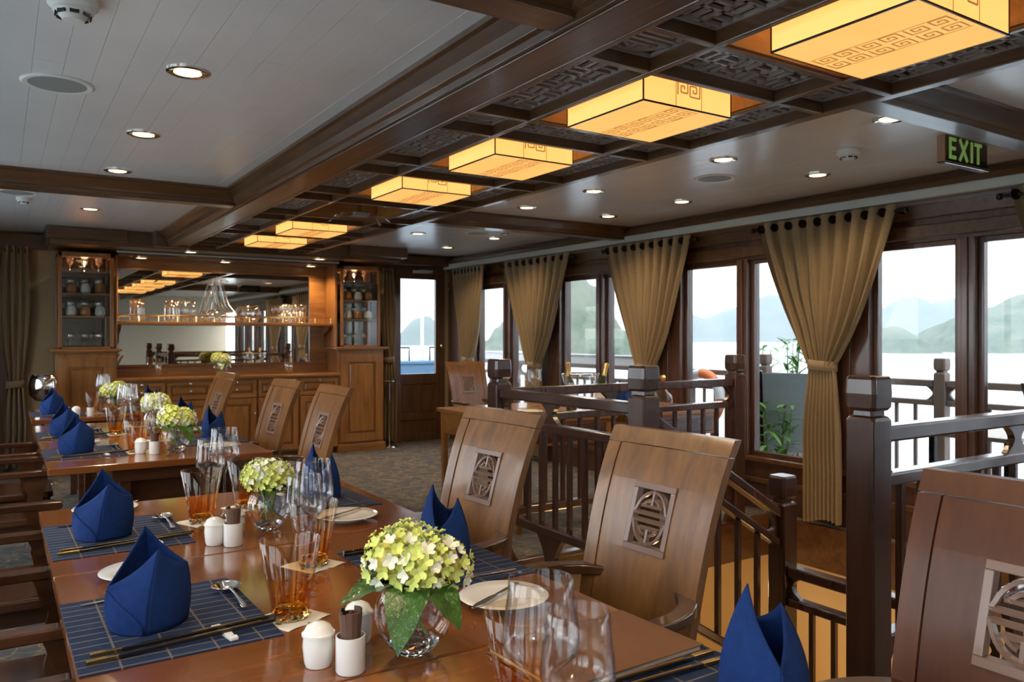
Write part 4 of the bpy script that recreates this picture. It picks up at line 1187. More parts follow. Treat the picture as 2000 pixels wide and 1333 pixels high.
def make_napkin():
    t = thing('folded_napkin', 'x', 'napkin', (0,0,0), 0, 'dark blue napkins folded to a point')
    # corners in plan: front crease (-y), right (+x), back (+y), left (-x); heights of the rim
    B = [(-0.012,-0.078),(0.078,-0.010),(0.010,0.070),(-0.074,0.004)]
    C = [(0.016,-0.040,0.168),(0.080,0.004,0.122),(-0.004,0.026,0.208),(-0.079,0.000,0.092)]
    nseg = 14; NV = 12
    def wall(f0, f1, inner=0.0):
        def fn(u, v):
            s = f0 + (f1-f0)*u; i = int(math.floor(s+1e-9)) % 4; fr = max(0.0, s-math.floor(s+1e-9))
            a, b = B[i], B[(i+1) % 4]; c, d = C[i], C[(i+1) % 4]
            bul = 0.016*math.sin(PI*fr)
            x0 = a[0]+(b[0]-a[0])*fr; y0 = a[1]+(b[1]-a[1])*fr
            x1 = c[0]+(d[0]-c[0])*fr; y1 = c[1]+(d[1]-c[1])*fr
            h = c[2]+(d[2]-c[2])*fr - 0.012*math.sin(PI*fr)
            q = v**1.7
            x = x0+(x1-x0)*q; y = y0+(y1-y0)*q
            L = math.hypot(x0, y0)+1e-6
            k = (bul*(1-0.7*q) + 0.007*math.sin(PI*v))*(1.0) - inner
            return (x+x0/L*k, y+y0/L*k, h*v)
        return fn
    MB().grid(wall(3, 4), nseg, NV).build('left_fold', M['napkin'], t, smooth=True, sharp=180, solid=0.003)
    MB().grid(wall(0, 1), nseg, NV).build('right_fold', M['napkin'], t, smooth=True, sharp=180, solid=0.003)
    MB().grid(wall(1, 3), nseg*2, NV).build('back_fold', M['napkin'], t, smooth=True, sharp=60, solid=0.003)
    # diagonal tuck on the left face
    f = wall(3, 4, -0.003)
    m = MB()
    def tuck(u, v):
        uu = 0.02+0.9*u; lim = 0.93*(1-uu)**0.9
        p = f(uu, lim*v); return p
    m.grid(tuck, nseg, NV).build('tucked_corner', M['napkin'], t, smooth=True, sharp=180, solid=0.003)
    return t
nap0 = make_napkin()

used = set()
def put(src, loc, rz, lab, group=None):
    key = src.name
    if key not in used:
        used.add(key)
        src.location = loc; src.rotation_euler = (0,0,rz); src['label'] = lab
        if group: src['group'] = group
        return src
    return dup(src, loc, rz, lab, group)
TZ = 0.75
def setting(side, xc, hw, yc, where, opts=''):
    """side 'L' faces +x. xc = table centre, hw = half width"""
    def T(dx, dy, dz=0.0):
        # dx from the diner's table edge towards the centre, dy to diner's left
        if side == 'L': return (xc-hw+dx, yc+dy, TZ+dz)
        return (xc+hw-dx, yc-dy, TZ+dz)
    r0 = 0 if side == 'L' else PI
    j = rnd.uniform(-0.01, 0.01)
    if 'm' in opts: put(mat0, T(0.192, 0), r0+R(rnd.uniform(-1,1)), 'blue checked woven placemat ' + where)
    if 'n' in opts: put(nap0, T(0.155, -0.01, 0.004), (R(rnd.uniform(-8,8)) if side == 'L' else R(57+rnd.uniform(-8,8))), 'dark blue pointed napkin ' + where)
    if 'p' in opts:
        put(plate0, T(0.20, 0.385), r0, 'white side plate ' + where)
        put(knife0, T(0.22, 0.385, 0.020), r0+R(28), 'silver butter knife on the side plate ' + where)
    if 'f' in opts: put(fork0, T(0.14, 0.20, 0.004), r0+R(4), 'silver fork on the placemat ' + where)
    if 's' in opts: put(spoon0, T(0.352, 0.045, 0.004), r0+R(92), 'silver soup spoon ' + where)
    if 'c' in opts:
        put(chop0, T(0.075, -0.185, 0.006), r0+R(2.5), 'black chopstick nearer the placemat edge ' + where)
        put(chop0, T(0.085, -0.150, 0.006), r0+R(0.5), 'black chopstick nearer the napkin ' + where)
        put(rest0, T(0.275, -0.135, 0.0035), r0+R(100), 'white chopstick rest by the napkin ' + where)
        put(rest0, T(0.285, -0.192, 0.0035), r0+R(100), 'white chopstick rest by the placemat edge ' + where)
    if 't' in opts:
        p = T(0.435, -0.13)
        put(coaster0, p, r0+R(20), 'square paper napkin under the tumbler ' + where)
        put(tumb, (p[0], p[1], p[2]+0.003), r0, 'amber tinted tumbler ' + where)
    if 'w' in opts:
        put(wine_a, T(0.535, 0.005, 0.001), r0, 'taller stemmed wine glass ' + where)
        put(wine_b, T(0.555, 0.12, 0.001), r0, 'shorter stemmed wine glass ' + where)
xc1, hw1 = 0.66, 0.543
setting('L', xc1, hw1, 1.893, 'at the nearest left place of the near table', 'mnpfsc')
setting('L', xc1, hw1, 2.79, 'at the second left place of the near table', 'mnpfsc')
setting('R', xc1, hw1, 1.975, 'at the right hand place beside the large hydrangea', 'mnpfc')
setting('R', xc1, hw1, 2.99, 'at the far right place of the near table', 'mnpfc')
setting('R', xc1, hw1, 0.915, 'at the bottom right place of the picture', 'mc')
put(nap0, (1.085, 0.90, TZ+0.004), R(62), 'dark blue pointed napkin at the bottom right place of the picture')
xc2, hw2 = 0.72, 0.53
setting('L', xc2, hw2, 4.86, 'at the nearer left place of the middle table', 'mnpfsctw')
setting('L', xc2, hw2, 5.78, 'at the farther left place of the middle table', 'mnpfsctw')
setting('R', xc2, hw2, 5.05, 'at the nearer right place of the middle table', 'mnpft')
setting('R', xc2, hw2, 5.95, 'at the farther right place of the middle table', 'mnptw')
setting('L', 0.73, 0.53, 7.42, 'at the left of the farthest table', 'mnptw')
setting('R', 0.73, 0.53, 7.50, 'at the right of the farthest table', 'mnptw')
def glass(src, x, y, lab): put(src, (x, y, TZ+0.001), 0, lab)
for (x, y, lab) in ((0.545, 1.757, 'in the left foreground'), (0.725, 2.13, 'behind the pair of wine glasses in the centre'), (0.575, 2.83, 'left of the small hydrangea vase'),
                    (0.76, 2.98, 'behind the small hydrangea vase'), (0.725, 1.085, 'nearest the bottom edge of the picture')):
    put(coaster0, (x, y, TZ), R(25), 'square paper napkin under the amber tumbler ' + lab)
    put(tumb, (x, y, TZ+0.003), R(10), 'amber tinted tumbler ' + lab)
glass(wine_a, 0.68, 2.00, 'taller wine glass in the centre, left of the large hydrangea')
glass(wine_b, 0.625, 1.905, 'shorter wine glass in the centre, behind the foreground amber tumbler')
glass(wine_a, 0.655, 2.855, 'right hand wine glass of the pair beyond the toothpick holder')
glass(wine_b, 0.585, 2.745, 'left hand wine glass of the pair beyond the toothpick holder')
glass(wine_a, 0.602, 0.862, 'big foreground wine glass with the higher rim')
glass(wine_b, 0.602, 0.782, 'foreground wine glass with the lower rim, nearest the menu')

# condiment sets
def make_shaker():
    t = thing('condiment_jar', 'x', 'jar', (0,0,0), 0, 'white condiment jars')
    MB().lathe([(0.0,0.0),(0.024,0.0),(0.027,0.008),(0.030,0.04),(0.028,0.058),(0.0,0.058)], 28).build('body', M['china'], t, smooth=True, sharp=50)
    MB().lathe([(0.0315,0.0585),(0.0315,0.0625),(0.028,0.065),(0.022,0.076),(0.010,0.082),(0.0,0.083)], 28).build('lid', M['china'], t, smooth=True, sharp=50)
    return t
def make_picks():
    t = thing('toothpick_holder', 'x', 'toothpick holder', (0,0,0), 0, 'white holders of paper wrapped toothpicks')
    MB().lathe([(0.0,0.0),(0.026,0.0),(0.028,0.004),(0.028,0.068),(0.0255,0.068),(0.0255,0.008),(0.0,0.008)], 28).build('cup', M['china'], t, smooth=True, sharp=50)
    rr_ = random.Random(2)
    for k in range(13):
        a = 2*PI*k/12; q = 0.017 if k < 12 else 0
        MB().bar((q*0.7*math.cos(a),q*0.7*math.sin(a),0.012),(q*1.15*math.cos(a),q*1.15*math.sin(a),0.112+rr_.uniform(-0.005,0.005)),0.0105,0.004,up=(math.cos(a),math.sin(a),0)).build('wrapped_toothpick', M['brown_paper'], t)
    return t
shk = make_shaker(); pik = make_picks()
for (x, y, lab) in ((0.512, 1.476, 'in the foreground left of the toothpick holder'), (0.620, 1.545, 'in the foreground behind the toothpick holder'),
                    (0.545, 2.50, 'on the second table of the near row, left of its toothpicks'), (0.63, 2.60, 'on the second table of the near row, behind its toothpicks'),
                    (0.635, 4.66, 'on the middle table beside its toothpicks'), (0.50, 7.05, 'on the farthest table')):
    put(shk, (x, y, TZ+0.001), 0, 'white lidded condiment jar ' + lab)
for (x, y, lab) in ((0.553, 1.415, 'in the foreground'), (0.59, 2.46, 'on the second table of the near row'), (0.695, 4.60, 'on the middle table'), (0.60, 7.05, 'on the farthest table')):
    put(pik, (x, y, TZ+0.001), 0, 'white cup of brown paper wrapped toothpicks ' + lab)

# hydrangea vases
floret_mesh = None
def floret_mb(s=0.011):
    m = MB()
    for k in range(4):
        a = PI/2*k
        c, d = math.cos(a), math.sin(a)
        def P(x, y, z): return (x*c-y*d, x*d+y*c, z)
        vs = [P(0,0,0), P(0.55*s,-0.52*s,0.30*s), P(1.10*s,-0.40*s,0.65*s), P(1.22*s,0,0.50*s), P(1.10*s,0.40*s,0.65*s), P(0.55*s,0.52*s,0.30*s)]
        m.add(vs, [(0,1,5),(1,2,3),(1,3,5),(5,3,4)])
    return m
def leaf_mb(L, W, droop=0.3):
    def fn(u, v):
        x = v*L; w = W*math.sin(PI*min(1, v**0.75))**0.7*(1-0.1*v)
        y = (u-0.5)*2*w
        return (x, y, -droop*L*v*v + 0.18*abs(y) + 0.003*math.sin(v*22))
    return MB().grid(fn, 6, 10)
def make_vase(parts=True, seed=1, name='hydrangea_vase', r=0.078, nfl=120):
    rr_ = random.Random(seed)
    t = thing(name, 'x', 'vase of flowers', (0,0,0), 0, 'glass bowls of hydrangeas')
    MB().lathe([(0.030,0.004),(0.050,0.020),(0.070,0.045),(r,0.078),(0.074,0.105),(0.062,0.128),(0.055,0.136),(0.0535,0.136),(0.072,0.104),(r-0.003,0.078)], 40).build('bowl', M['glass'], t, smooth=True, sharp=180)
    m = MB(); n = 14; vs = []; fs = []
    prof = [(0.026,0.0),(0.040,0.010),(0.052,0.024),(0.040,0.034)]
    for i, (q, z) in enumerate(prof):
        for k in range(n):
            a = 2*PI*(k+0.5*(i%2))/n; vs.append((q*math.cos(a), q*math.sin(a), z))
    for i in range(3):
        for k in range(n): fs.append((i*n+k, i*n+(k+1)%n, (i+1)*n+(k+1)%n, (i+1)*n+k))
    fs += [tuple(range(n-1,-1,-1)), tuple(3*n+k for k in range(n))]
    m.add(vs, fs).build('faceted_base', M['solid_glass'], t)
    MB().lathe([(0.0,0.078),(r-0.005,0.078)], 32).build('water_surface', M['glass'], t)
    for k in range(4):
        a = 2*PI*k/4+0.5
        MB().tube([(0.03*math.cos(a+2),0.03*math.sin(a+2),0.04),(0.02*math.cos(a),0.02*math.sin(a),0.11),(0.05*math.cos(a),0.05*math.sin(a),0.17)], [0.0035,0.0035,0.003], 7).build('stem', M['stem'], t, smooth=True)
    heads = [(-0.035,0.0,0.185,0.062),(0.047,-0.012,0.172,0.060),(0.0,0.035,0.19,0.055),(0.01,-0.04,0.175,0.05)]
    mesh_a = floret_mb().build('floret', M['floret'], t); mesh_b = floret_mb(0.012).build('floret', M['floret_pale'], t)
    mesh_a.location = (0,0,0.18); mesh_b.location = (0.01,0,0.18)
    jm = MB(); jm2 = MB()
    cnt = 0
    for hi, (hx, hy, hz, hr) in enumerate(heads):
        MB().lathe([(0,-hr*0.6),(hr*0.55,-hr*0.45),(hr*0.82,0),(hr*0.6,hr*0.5),(0,hr*0.78)], 14, (hx,hy,hz)).build('flower_core', M['bud'], t, smooth=True)
        m_ = 60
        for k in range(m_):
            zf = 1-1.55*(k+0.5)/m_; rad = math.sqrt(max(0, 1-zf*zf)); a = k*2.39996+hi
            d = Vector((rad*math.cos(a), rad*math.sin(a), zf))
            p = Vector((hx,hy,hz)) + d*hr*(0.90+0.20*rr_.random())
            q = d.to_track_quat('Z', 'Y').to_euler(); q.rotate_axis('Z', rr_.uniform(0, 1.5))
            if parts:
                src = mesh_b if rr_.random() < 0.28 else mesh_a
                o = src.copy(); COL.objects.link(o); o.parent = t; o.location = p; o.rotation_euler = q; s_ = rr_.uniform(0.8,1.3); o.scale = (s_,s_,s_)
            else:
                fm = floret_mb(0.0135); fm.xf(Matrix.Translation(p) @ q.to_matrix().to_4x4()); (jm2 if rr_.random() < 0.35 else jm).add(fm.v, fm.f)
    if not parts:
        bpy.data.objects.remove(mesh_a); bpy.data.objects.remove(mesh_b)
        jm.build('flower_heads', M['floret'], t); jm2.build('pale_flower_heads', M['floret_pale'], t)
    leaves = [(200, 0.125, 0.040, 0.28, (-0.03,-0.01,0.150)), (246, 0.108, 0.044, 0.95, (-0.01,-0.045,0.150)), (296, 0.100, 0.040, 0.75, (0.015,-0.045,0.152)), (150, 0.09, 0.036, 0.2, (-0.03,0.0,0.15))]
    for (ang, L, W, dr, base) in leaves:
        o = leaf_mb(L, W, dr).build('leaf', M['leaf'], t, smooth=True, sharp=180)
        o.location = base; o.rotation_euler = (0, R(-4), R(ang))
    return t
v1 = make_vase(True, 1); v1.location = (0.69, 1.43, TZ+0.001); v1.rotation_euler = (0,0,R(-15)); v1['label'] = 'large green and white hydrangea bouquet in a round glass vase, foreground'
v2 = make_vase(True, 5); v2.location = (0.735, 2.60, TZ+0.001); v2.rotation_euler = (0,0,R(100)); v2.scale = (0.92,0.92,0.92); v2['label'] = 'hydrangea vase behind the wine glasses on the near table row'
v3 = make_vase(False, 9)
v3.location = (0.80, 4.60, TZ+0.001); v3['label'] = 'hydrangea vase at the near end of the middle table'; v3.rotation_euler = (0,0,R(40))
dup(v3, (0.86, 5.65, TZ+0.001), R(120), 'hydrangea vase at the far end of the middle table')
dup(v3, (0.80, 7.30, TZ+0.001), R(200), 'hydrangea vase on the farthest left table')
dup(v3, (2.05, 9.12, 0.947), R(10), 'small flower bowl on the bar counter under the mirror')

# menu book
t = thing('menu_book', 'brown leather menu folder lying at the right of the nearest table', 'menu', (0.985, 1.235, TZ+0.001), R(2))
MB().box(-0.17,0.19,-0.12,0.12,0.0,0.003).build('back_cover', M['leather'], t, bevel=0.001)
MB().box(-0.165,0.185,-0.115,0.115,0.003,0.012).build('pages', M['paper'], t)
MB().box(-0.17,0.19,-0.12,0.12,0.012,0.015).build('front_cover', M['leather'], t, bevel=0.001)
m = MB()
for k in range(9): m.bar((0.0+0.006*k,-0.012,0.0153),(0.004+0.006*k,-0.012+0.006*(k%2),0.0153),0.002,0.0006)
m.build('embossed_title', M['gold'], t)

# ------------------------------------------------------------------ window side tables
def side_table(x0, x1, y0, y1, z, label):
    t = thing('side_dining_table', label, 'table', ((x0+x1)/2, (y0+y1)/2, 0), 0, 'tables on the window side')
    a, b = (x1-x0)/2, (y1-y0)/2
    MB().box(-a, a, -b, b, z-0.03, z).build('tabletop', M['bar_x'], t, bevel=0.004)
    m = MB().box(-a+0.04,a-0.04,-b+0.03,-b+0.05,z-0.20,z-0.031).box(-a+0.04,a-0.04,b-0.05,b-0.03,z-0.20,z-0.031).box(-a+0.03,-a+0.05,-b+0.04,b-0.04,z-0.20,z-0.031).box(a-0.05,a-0.03,-b+0.04,b-0.04,z-0.20,z-0.031)
    m.build('apron', M['bar_x'], t)
    for s in (-1, 1):
        MB().box(-a+0.09,a-0.09,s*(b-0.03)-0.004,s*(b-0.03)+0.004,z-0.18,z-0.06).build('apron_panel', M['chair_red'], t, bevel=0.003)
    for sx in (-1, 1):
        for sy in (-1, 1):
            X, Y = sx*(a-0.05), sy*(b-0.05)
            MB().hexa([(X-.016,Y-.016,0),(X+.016,Y-.016,0),(X+.016,Y+.016,0),(X-.016,Y+.016,0),(X-.025,Y-.025,z-0.031),(X+.025,Y-.025,z-0.031),(X+.025,Y+.025,z-0.031),(X-.025,Y+.025,z-0.031)]).build('leg', M['bar_z'], t, bevel=0.003)
    return t
side_table(2.98, 3.88, 4.55, 5.75, 0.80, 'wooden table with panelled apron behind the back newel post')
side_table(4.15, 4.90, 4.45, 5.45, 0.80, 'wooden table beside the window past the balustrade')
# champagne tub
t = thing('champagne_tub', 'flared steel and glass champagne tub with two bottles', 'wine cooler', (3.72, 4.80, 0.801), R(35))
def tub(r0, r1, z0, z1, n=36): 
    m = MB(); vs = []; fs = []
    for (ra, z) in ((r0, z0), ((r0+r1)/2*0.97, (z0+z1)/2), (r1, z1)):
        for k in range(n):
            a = 2*PI*k/n; vs.append((ra*1.25*math.cos(a), ra*0.8*math.sin(a), z))
    for i in range(2):
        for k in range(n): fs.append((i*n+k, i*n+(k+1)%n, (i+1)*n+(k+1)%n, (i+1)*n+k))
    fs.append(tuple(range(n-1,-1,-1)))
    return m.add(vs, fs)
tub(0.09, 0.165, 0, 0.29).build('tub', M['glass'], t, smooth=True, solid=0.004)
m = MB(); m.tube([(0.165*1.25*math.cos(2*PI*k/36), 0.165*0.8*math.sin(2*PI*k/36), 0.29) for k in range(37)], 0.006, 6); m.build('rim', M['silver'], t, smooth=True)
def bottle(loc, tilt, az, lab):
    t = thing('champagne_bottle', lab, 'bottle', loc, 0, 'champagne bottles in the tub')
    t.rotation_euler = (0, R(tilt), R(az))
    MB().lathe([(0,0),(0.040,0),(0.043,0.01),(0.043,0.17),(0.036,0.21),(0.018,0.27),(0.0155,0.29)], 20).build('glass', M['bottle'], t, smooth=True)
    MB().lathe([(0.0185,0.265),(0.0165,0.29),(0.0165,0.335),(0.019,0.345),(0.019,0.365),(0.0,0.37)], 16).build('foil', M['foil'], t, smooth=True)
    MB().lathe([(0.0435,0.06),(0.0435,0.14)], 20).build('label', M['paper'], t, smooth=True)
bottle((3.66, 4.83, 0.815), -6, 0, 'left champagne bottle with gold foil in the steel tub')
bottle((3.80, 4.70, 0.815), 12, -30, 'right champagne bottle leaning out of the steel tub')
for (x, y, z, lab) in ((3.52, 5.28, 0.801, 'wine glass on the window side table, leftmost of its pair'), (3.70, 5.38, 0.801, 'wine glass on the window side table, next to the tub')):
    put(wine_a, (x, y, z), 0, lab)
t = thing('glass_decanter', 'round glass decanter with gold stopper beside the window', 'decanter', (4.62, 4.85, 0.801))
MB().lathe([(0.0,0.003),(0.06,0.004),(0.085,0.04),(0.075,0.09),(0.03,0.13),(0.02,0.16),(0.025,0.20),(0.022,0.20)], 28).build('body', M['glass'], t, smooth=True, sharp=180)
MB().lathe([(0.012,0.20),(0.02,0.215),(0.026,0.235),(0.018,0.255),(0,0.26)], 16).build('stopper', M['gold'], t, smooth=True)
dup(t, (4.36, 4.75, 0.801), 0, 'round glass decanter with gold stopper nearer the newel post', None)
place_n = dup(plate0, (3.35, 4.95, 0.801), 0, 'white plate on the window side table behind the balustrade', 'white side plates')
dup(nap0, (4.45, 5.15, 0.801), R(60), 'dark blue napkin on the table beside the window', None)

# ------------------------------------------------------------------ bar glassware
def jar(prof, name, loc, lab, cat, mat='glass_far', n=24, group=None):
    o = MB().lathe(prof, n).build(name, M[mat], None, smooth=True, sharp=180)
    o.location = loc
    return tag(o, lab, cat, group)
sz = 1.5365; sy_ = YB-0.19
jug = [(0.0,0.003),(0.05,0.003),(0.055,0.03),(0.05,0.14),(0.062,0.24),(0.060,0.24),(0.048,0.14)]
for (x, lab) in ((1.25, 'glass jug at the left end of the bar shelf'), (1.60, 'glass jug left of the tall twisted decanter')):
    jar(jug, 'glass_jug', (x, sy_, sz), lab, 'jug', group='glass jugs on the bar shelf')
for (x, h) in ((1.72, 0.26), (1.80, 0.24)):
    jar([(0.0,0.003),(0.022,0.003),(0.022,h),(0.020,h)], 'glass_tube_vase', (x, sy_, sz), ('taller' if h > 0.25 else 'shorter') + ' slim straight glass vase left of the twisted decanter', 'vase', group='slim glass vases on the bar shelf')
# tall double decanter: two necks rising from a wide base
t = thing('twisted_decanter', 'tall glass decanter with two leaning necks on the bar shelf', 'decanter', (2.02, sy_, sz))
MB().lathe([(0.0,0.003),(0.11,0.005),(0.145,0.05),(0.12,0.10),(0.05,0.14),(0.0,0.15)], 28).build('body', M['glass_far'], t, smooth=True, sharp=180)
MB().tube([(-0.06,0,0.10),(-0.03,0,0.28),(0.03,0,0.50)], [0.05,0.03,0.022], 14, cap=False).build('neck', M['glass_far'], t, smooth=True)
MB().tube([(0.20,0,0.075),(0.12,0,0.20),(0.05,0,0.48)], [0.05,0.035,0.022], 14, cap=False).build('neck', M['glass_far'], t, smooth=True)
jar([(0.0,0.003),(0.06,0.004),(0.10,0.06),(0.105,0.12),(0.085,0.18),(0.06,0.20),(0.083,0.18)], 'glass_bowl', (2.42, sy_, sz), 'round glass bowl right of the twisted decanter', 'bowl')
rr_ = random.Random(4)
m = MB()
for k in range(8):
    x = 2.78 + 0.075*(k % 4); y = sy_ + (0.06 if k < 4 else -0.05)
    od = ['leftmost', 'second', 'third', 'rightmost'][k % 4] + ' in the ' + ('back' if k < 4 else 'front') + ' row'
    jar([(0.0,0.003),(0.028,0.003),(0.034,0.11),(0.032,0.11)], 'glass_tumbler', (x, y, sz), 'lower clear tumbler on the bar shelf, ' + od, 'drinking glass', n=16, group='clear tumblers on the bar shelf')
    jar([(0.0,0.003),(0.027,0.004),(0.034,0.10),(0.032,0.10)], 'glass_tumbler', (x+0.01, y, sz+0.113), 'upper stacked clear tumbler on the bar shelf, ' + od, 'drinking glass', n=16, group='stacked clear tumblers on the bar shelf')
jar([(0.0,0.003),(0.045,0.003),(0.05,0.17),(0.047,0.17)], 'glass_vase', (2.82, 9.15, 0.946), 'clear glass vase on the counter under the right of the mirror', 'vase')
jar([(0.0,0.003),(0.035,0.003),(0.03,0.20),(0.028,0.20)], 'glass_vase', (1.42, 9.15, 0.946), 'clear glass vase on the counter under the left of the mirror', 'vase')
# display cabinet contents: small glasses on each shelf
def small_goblet(loc, lab, grp):
    global sg0
    if sg0 is None:
        sg0 = thing('goblet', lab, 'goblet', loc, 0, grp)
        MB().lathe([(0.030,0.0),(0.004,0.004),(0.004,0.07),(0.03,0.09),(0.037,0.13),(0.030,0.165),(0.028,0.165),(0.034,0.13)], 18).build('bowl', M['glass_far'], sg0, smooth=True, sharp=180)
        return sg0
    return dup(sg0, loc, 0, lab, grp)
sg0 = None
for (xa, nm) in ((0.60, 'left'), (3.52, 'right')):
    for zz, sn in ((1.2545, 'bottom'), (1.583, 'second'), (1.813, 'third'), (2.033, 'top')):
        for k in range(3):
            if sn == 'top':
                small = (xa+0.13*k, YB-0.2, zz)
            small_goblet((xa+0.13*k, YB-0.22, zz), '%s stemmed goblet on the %s shelf of the %s glass cabinet' % (['left','middle','right'][k], sn, nm), 'goblets on the %s shelf of the %s glass cabinet' % (sn, nm))
for (xa, nm) in ((0.60, 'left'), (3.52, 'right')):
    for zz, sn in ((1.813, 'third'), (1.583, 'second')):
        for k in range(3):
            o = MB().lathe([(0.0,0.003),(0.035,0.003),(0.047,0.02),(0.045,0.07),(0.03,0.10),(0.0,0.105)], 16).build('china_cup', M['strip' if (k+int(zz*10)) % 2 else 'bar_x'], None, smooth=True)
            o.location = (xa+0.13*k, YB-0.36, zz)
            tag(o, '%s round lidded pot on the %s shelf of the %s glass cabinet' % (['left','middle','right'][k], sn, nm), 'pot', 'lidded pots on the %s shelf of the %s glass cabinet' % (sn, nm))

# steel wine bucket on stand (far left) and chrome stand by the door
t = thing('wine_bucket_stand', 'polished steel wine bucket on a tall stand beside the left curtain', 'wine bucket', (0.34, 8.62, 0))
MB().lathe([(0.0,0.77),(0.06,0.775),(0.115,0.83),(0.125,0.90),(0.118,0.97),(0.10,1.02),(0.094,1.02),(0.112,0.97)], 32).build('bucket', M['silver'], t, smooth=True, sharp=180)
MB().tube([(0,0,0.02),(0,0,0.775)], 0.012, 12).build('pole', M['silver'], t, smooth=True)
MB().lathe([(0.0,0.0),(0.13,0.0),(0.125,0.012),(0.02,0.025),(0.0,0.025)], 28).build('foot', M['silver'], t, smooth=True)
t = thing('chrome_stand', 'slim chrome pole stand in front of the curtain right of the bar', 'stand', (4.08, 9.14, 0))
MB().tube([(0,0,0.02),(0,0,0.80)], 0.012, 12).build('pole', M['silver'], t, smooth=True)
MB().lathe([(0.0,0.80),(0.07,0.80),(0.085,0.815),(0.085,0.83),(0.0,0.82)], 24).build('tray', M['silver'], t, smooth=True)
MB().lathe([(0.0,0.0),(0.10,0.0),(0.095,0.012),(0.02,0.025),(0.0,0.025)], 28).build('foot', M['silver'], t, smooth=True)
# air conditioner high on the front wall, seen in the mirror
t = thing('air_conditioner', 'white wall air conditioner reflected in the bar mirror', 'air conditioner', (1.2, YF+0.001, 1.95))
MB().box(-0.45,0.45,0,0.2,0,0.28).build('casing', M['white_plastic'], t, bevel=0.02)
MB().box(-0.42,0.42,0.2,0.205,0.03,0.07).build('louvre', M['grey_plastic'], t)

# ------------------------------------------------------------------ outside
deck = struct(MB().box(XR+0.12, 6.9, YF, 14, -0.2, -0.02).build('deck', M['deckwood']))
struct(MB().box(XL, XR+0.12, YB+0.1, 14, -0.2, -0.02).build('deck_front', M['deckwood']))
M['rail_out'] = pm('weathered_rail_wood', (0.17,0.12,0.095), 0.5)
ry = [-2.5, 0.4, 2.0, 3.53, 5.3, 7.1, 8.9, 11.0]
for i, (a, b) in enumerate(zip(ry, ry[1:])):
    make_railing('deck railing section outside, %s' % ['out of the picture', 'beyond the rightmost window', 'right of the deck newel', 'left of the deck newel', 'beyond the middle windows', 'behind the champagne tub', 'beyond the corner window'][i], (6.45,a), (6.45,b), zt=1.02, zb=0.20, below=0, mat='rail_out', group='deck railing sections outside', sp=0.16)
for i, y in enumerate(ry[1:-1]):
    make_newel((6.45, y, -0.02), 'deck newel post outside, %s' % ['beyond the right edge window', 'behind the right edge window post', 'centred in the window right of the big curtain', 'left of the grey outdoor chair', 'behind the middle window', 'behind the corner window'][i], h=1.22, mat='rail_out', group='deck newel posts outside', s=0.85, name='deck_newel')
def deck_chair(loc, rz, label):
    t = thing('deck_chair', label, 'chair', loc, rz, 'grey sling chairs on the deck')
    MB().hexa([(0.22,-0.26,0.40),(0.24,-0.26,0.40),(0.24,0.26,0.40),(0.22,0.26,0.40),(0.38,-0.28,1.08),(0.40,-0.28,1.08),(0.40,0.28,1.08),(0.38,0.28,1.08)]).build('backrest', M['fabric_grey'], t)
    MB().box(-0.25,0.24,-0.26,0.26,0.38,0.42).build('seat', M['fabric_grey'], t)
    for s in (-1, 1):
        MB().bar((0.22,s*0.27,0.0),(0.24,s*0.27,0.4),0.035,0.035).bar((0.24,s*0.27,0.4),(0.40,s*0.29,1.10),0.035,0.035).build('rear_frame', M['grommet'], t)
        MB().bar((-0.24,s*0.27,0.0),(-0.24,s*0.27,0.62),0.035,0.035).bar((-0.26,s*0.27,0.62),(0.28,s*0.27,0.64),0.035,0.035).build('armrest', M['grommet'], t)
    return t
deck_chair((6.03, 4.62, -0.02), R(217), 'grey sling chair outside, left of the big curtain')
deck_chair((5.75, 2.05, -0.02), R(150), 'grey sling chair outside, at the right edge of the picture')
t = thing('deck_table', 'pale topped table outside beyond the right newel post', 'table', (5.85, 2.85, -0.02))
MB().box(-0.35,0.35,-0.30,0.30,0.70,0.73).build('tabletop', M['deckwood'], t, bevel=0.004)
for sx in (-1,1):
    for sy in (-1,1): MB().box(sx*0.30-0.02,sx*0.30+0.02,sy*0.25-0.02,sy*0.25+0.02,0,0.70).build('leg', M['grommet'], t)
# plants in a white planter
t = thing('planter', 'long white planter outside behind the grey chair', 'planter', (6.72, 5.40, -0.02))
MB().box(-0.14,0.14,-0.5,0.5,0,0.45).build('box', M['white_paint'], t, bevel=0.01)
M['leaf_out'] = pm('deck_plant_leaf', (0.10,0.24,0.03), 0.5, noise=0.4, nscale=10)
def plant(loc, h, seed, label):
    rr_ = random.Random(seed)
    t = thing('deck_plant', label, 'plant', loc, 0, 'leafy plants on the deck')
    for s_ in range(5):
        a = rr_.uniform(0, 6.28); q = rr_.uniform(0.02, 0.08)
        MB().tube([(q*math.cos(a),q*math.sin(a),0),(q*2*math.cos(a),q*2*math.sin(a),h*0.9)], [0.010,0.004], 6).build('stem', M['stem'], t)
        for k in range(16):
            v = 0.12+0.88*k/15; az = a+k*2.4
            o = leaf_mb(rr_.uniform(0.16,0.26), 0.022, rr_.uniform(0.2,0.7)).build('leaf', M['leaf_out'], t) if (s_ == 0 and k < 4) else None
            if o is None:
                base = [c for c in t.children if c.name.startswith('leaf')][k % 4]; o = base.copy(); COL.objects.link(o); o.parent = t
            o.location = (q*(1+v)*math.cos(a), q*(1+v)*math.sin(a), h*v*0.92); o.rotation_euler = (0, R(rr_.uniform(-55,0)), az)
plant((6.72, 5.22, 0.43), 0.98, 1, 'tall leafy plant in the white planter, nearer the grey chair')
plant((6.72, 5.62, 0.43), 0.9, 2, 'shorter leafy plant in the white planter, left end')
plant((5.56, 4.50, -0.02), 0.85, 3, 'leafy plant on the deck floor against the window')
